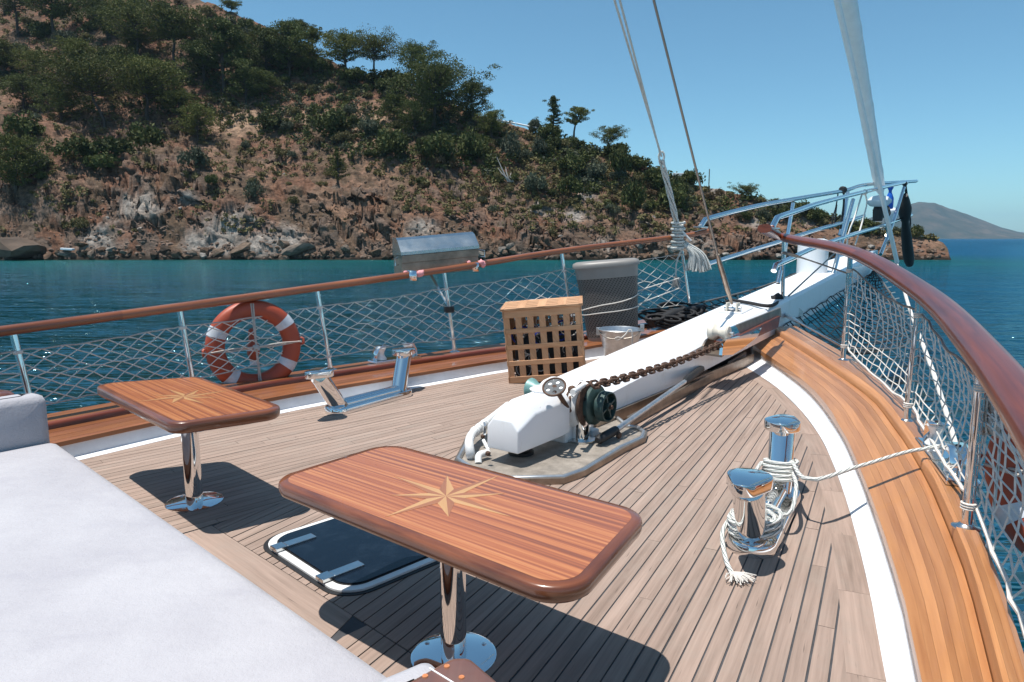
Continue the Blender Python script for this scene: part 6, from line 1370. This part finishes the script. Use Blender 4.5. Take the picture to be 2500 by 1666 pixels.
bw = thing('brace_wire', 'thin dark wire crossing the bowsprit from the pulpit to the starboard bow post', 'wire', axp(1960, 690)); MB().tube([axp(2060, 598, -.2), axp(1925, 723, -.28)], .012, 6).build('wire', M['wire'], bw)
bw = thing('head_wire', 'dark lifeline with spliced end between the first two starboard posts', 'wire', T0); MB().tube(resamp([T0, T0.lerp(star_posts[1][1].lerp(star_posts[1][0], .16), .3) + V((0, 0, .01)), star_posts[1][1].lerp(star_posts[1][0], .16)], 10), [.022, .024, .022, .012, .009, .009, .009, .009, .009, .009], 7).build('wire', M['wire'], bw)
bw = thing('foot_wire', 'steel lifeline with taped splice at the foot of the first two starboard posts', 'wire', B0); MB().tube(resamp([B0, B0.lerp(star_posts[1][1].lerp(star_posts[1][0], .87), .5), star_posts[1][1].lerp(star_posts[1][0], .87)], 12), [.03, .03, .032, .026, .012, .011, .011, .011, .011, .011, .011, .011], 8).build('wire', M['steel'], bw)
bl_ = thing('black_line', 'black rope lying across the bowsprit to the starboard bow post', 'rope', B(4.2, 0, beamz(4.2))); MB().tube(resamp([B(4.3, .34, beamz(4.3) + .0), B(4.3, .3, beamz(4.3) + .03), B(4.15, 0, beamz(4.15) + .03), B(3.95, -.31, beamz(3.95) + .04), star_posts[0][0] + V((-.04, 0, .34))], 20), .022, 7).build('line', M['blackcord'], bl_, smooth=60); MB().ico(star_posts[0][0] + V((-.08, 0, .36)), .09, 2, .25).build('knot', M['blackcord'], bl_)
ab = thing('anchor_fluke', 'grey anchor plate seen behind the first starboard post', 'anchor', star_posts[0][0] + V((.3, .4, 0))); ap = [dep(x, y, star_posts[0][0].y + .35) for x, y in ((1920, 775), (1936, 760), (1952, 752), (1960, 760), (1962, 780), (1955, 805), (1935, 795), (1922, 800))]
MB().add(ap + [p + V((.02, .05, 0)) for p in ap], [list(range(8)), list(range(8, 16))[::-1]] + [[i, (i + 1) % 8, 8 + (i + 1) % 8, 8 + i] for i in range(8)]).build('fluke', M['galv'], ab)
# ------------------------------------------------------------ mattress, back cushions, wooden caps
ZM = .30; m0, m1 = at(138, 1078, ZM), at(940, 1636, ZM); me_ = fl(m1 - m0).normalized(); mn = V((me_.y, -me_.x, 0))   # mn points aft
if mn.y > 0: mn = -mn
def MP(s, t): return fl(m0) + me_ * s + mn * t
LM = fl(m1 - m0).length
def cushion(name, poly, z0, z1, rad, par, mat='towel', bev=.03):
    bm = MB(); pr = [(.0, z0), (0, z1 - bev), (bev * .3, z1 - bev * .3), (bev, z1), (bev * 2.5, z1 + .004)]
    bm.loft([[p + V((0, 0, z)) for p in rounded(inset(poly, a), max(.01, rad - a))] for a, z in pr], closed=True, caps=True); return bm.build(name, M[mat], par, smooth=50)
ms = thing('mattress', 'large pale grey towelling mattress filling the lower left corner', 'mattress', MP(LM / 2, 1.0))
cushion('pad', [MP(-.02, 0), MP(LM + .45, 0), MP(LM + .45, 2.6), MP(-.02, 2.6)], .10, ZM, .05, ms)
MB().prism([MP(-.02, .03), MP(LM + .45, .03), MP(LM + .45, 2.6), MP(-.02, 2.6)], .0, .10).build('platform', M['edge'], ms)
b0_, b1_ = at(0, 1103, ZM), at(128, 1077, ZM); dq = fl(b1_ - b0_).normalized(); nq = V((-dq.y, dq.x, 0))
bk1 = thing('back_cushion', 'grey backrest cushion in shade at the left end of the mattress', 'cushion', b1_)
poly = [fl(b1_) - dq * 1.6, fl(b1_) + dq * .0, fl(b1_) + nq * .16 + dq * .0, fl(b1_) - dq * 1.6 + nq * .16]; cushion('pad', poly, ZM - .02, ZM + .275, .05, bk1, 'towel', .045)
wc = thing('seat_coaming', 'worn brown varnished wooden cap behind the grey back cushion at the left edge', 'coaming', b1_ + V((0, 0, .25)))
p = [fl(b1_) - dq * 1.7 + nq * .15, fl(b1_) - dq * .06 + nq * .17, fl(b1_) - dq * .14 + nq * .42, fl(b1_) - dq * 1.7 + nq * .42]; MB().loft([[v_ + V((0, 0, z)) for v_ in rounded(inset(p, a), .08)] for a, z in ((.0, ZM + .20), (0, ZM + .262), (.012, ZM + .278), (.04, ZM + .285))], closed=True, caps=True).build('cap', M['capwood'], wc, smooth=50, g=dq)
MB().prism(inset(p, .03), .0, ZM + .20).build('coaming', M['capwood'], wc)
zc = .50; A = [at(942, 1640, zc), at(1046, 1597, zc), at(1110, 1625, zc)]; u1 = fl(A[1] - A[0]).normalized()
bk2 = thing('back_cushion', 'white towelling back cushion corner at the bottom edge beside the wooden cap', 'cushion', A[1])
nn_ = V((u1.y, -u1.x, 0)); nn_ = nn_ if nn_.x > 0 else -nn_
cushion('pad', [fl(A[1]) - u1 * .75, fl(A[1]), fl(A[1]) + nn_ * .14, fl(A[1]) - u1 * .75 + nn_ * .14], ZM - .02, zc, .03, bk2, 'towel', .03)
zc = .56; A = [at(985, 1664, zc), at(1102, 1600, zc), at(1150, 1600, zc), at(1232, 1670, zc)]; u2 = fl(A[1] - A[0]).normalized()
wc = thing('seat_coaming', 'worn wooden coaming cap with copper plugs at the bottom edge of the view', 'coaming', A[1]); p = [fl(A[0]) - u2 * .6, fl(A[1]), fl(A[2]) , fl(A[3]), fl(A[3]) - u2 * .5 + V((.1, -.2, 0))]
MB().loft([[v_ + V((0, 0, z)) for v_ in rounded(inset(p, a), .022, 5)] for a, z in ((.0, zc - .05), (-.004, zc - .03), (0, zc - .012), (.008, zc - .003), (.018, zc))], closed=True, caps=True).build('cap', M['capwood'], wc, smooth=50, g=u2)
MB().prism(inset(p, .03), .0, zc - .05).build('coaming', M['capwood'], wc)
for x, y in ((1091, 1627), (1127, 1654), (1038, 1651)): MB().lathe([(.0065, 0), (.006, .0016), (.001, .002)], Matrix.Translation(at(x, y, zc + .0002)), 12).build('plug', M['plug'], wc)
MB().bar(at(1048, 1631, zc + .0006), at(1108, 1668, zc + .0006), .0035, .0015).build('seam', M['whitewall'], wc)
print('planks', NPL, 'objects', len(bpy.data.objects), 'tris', sum(len(o.data.loops) - 2 * len(o.data.polygons) for o in bpy.data.objects if o.type == 'MESH'))
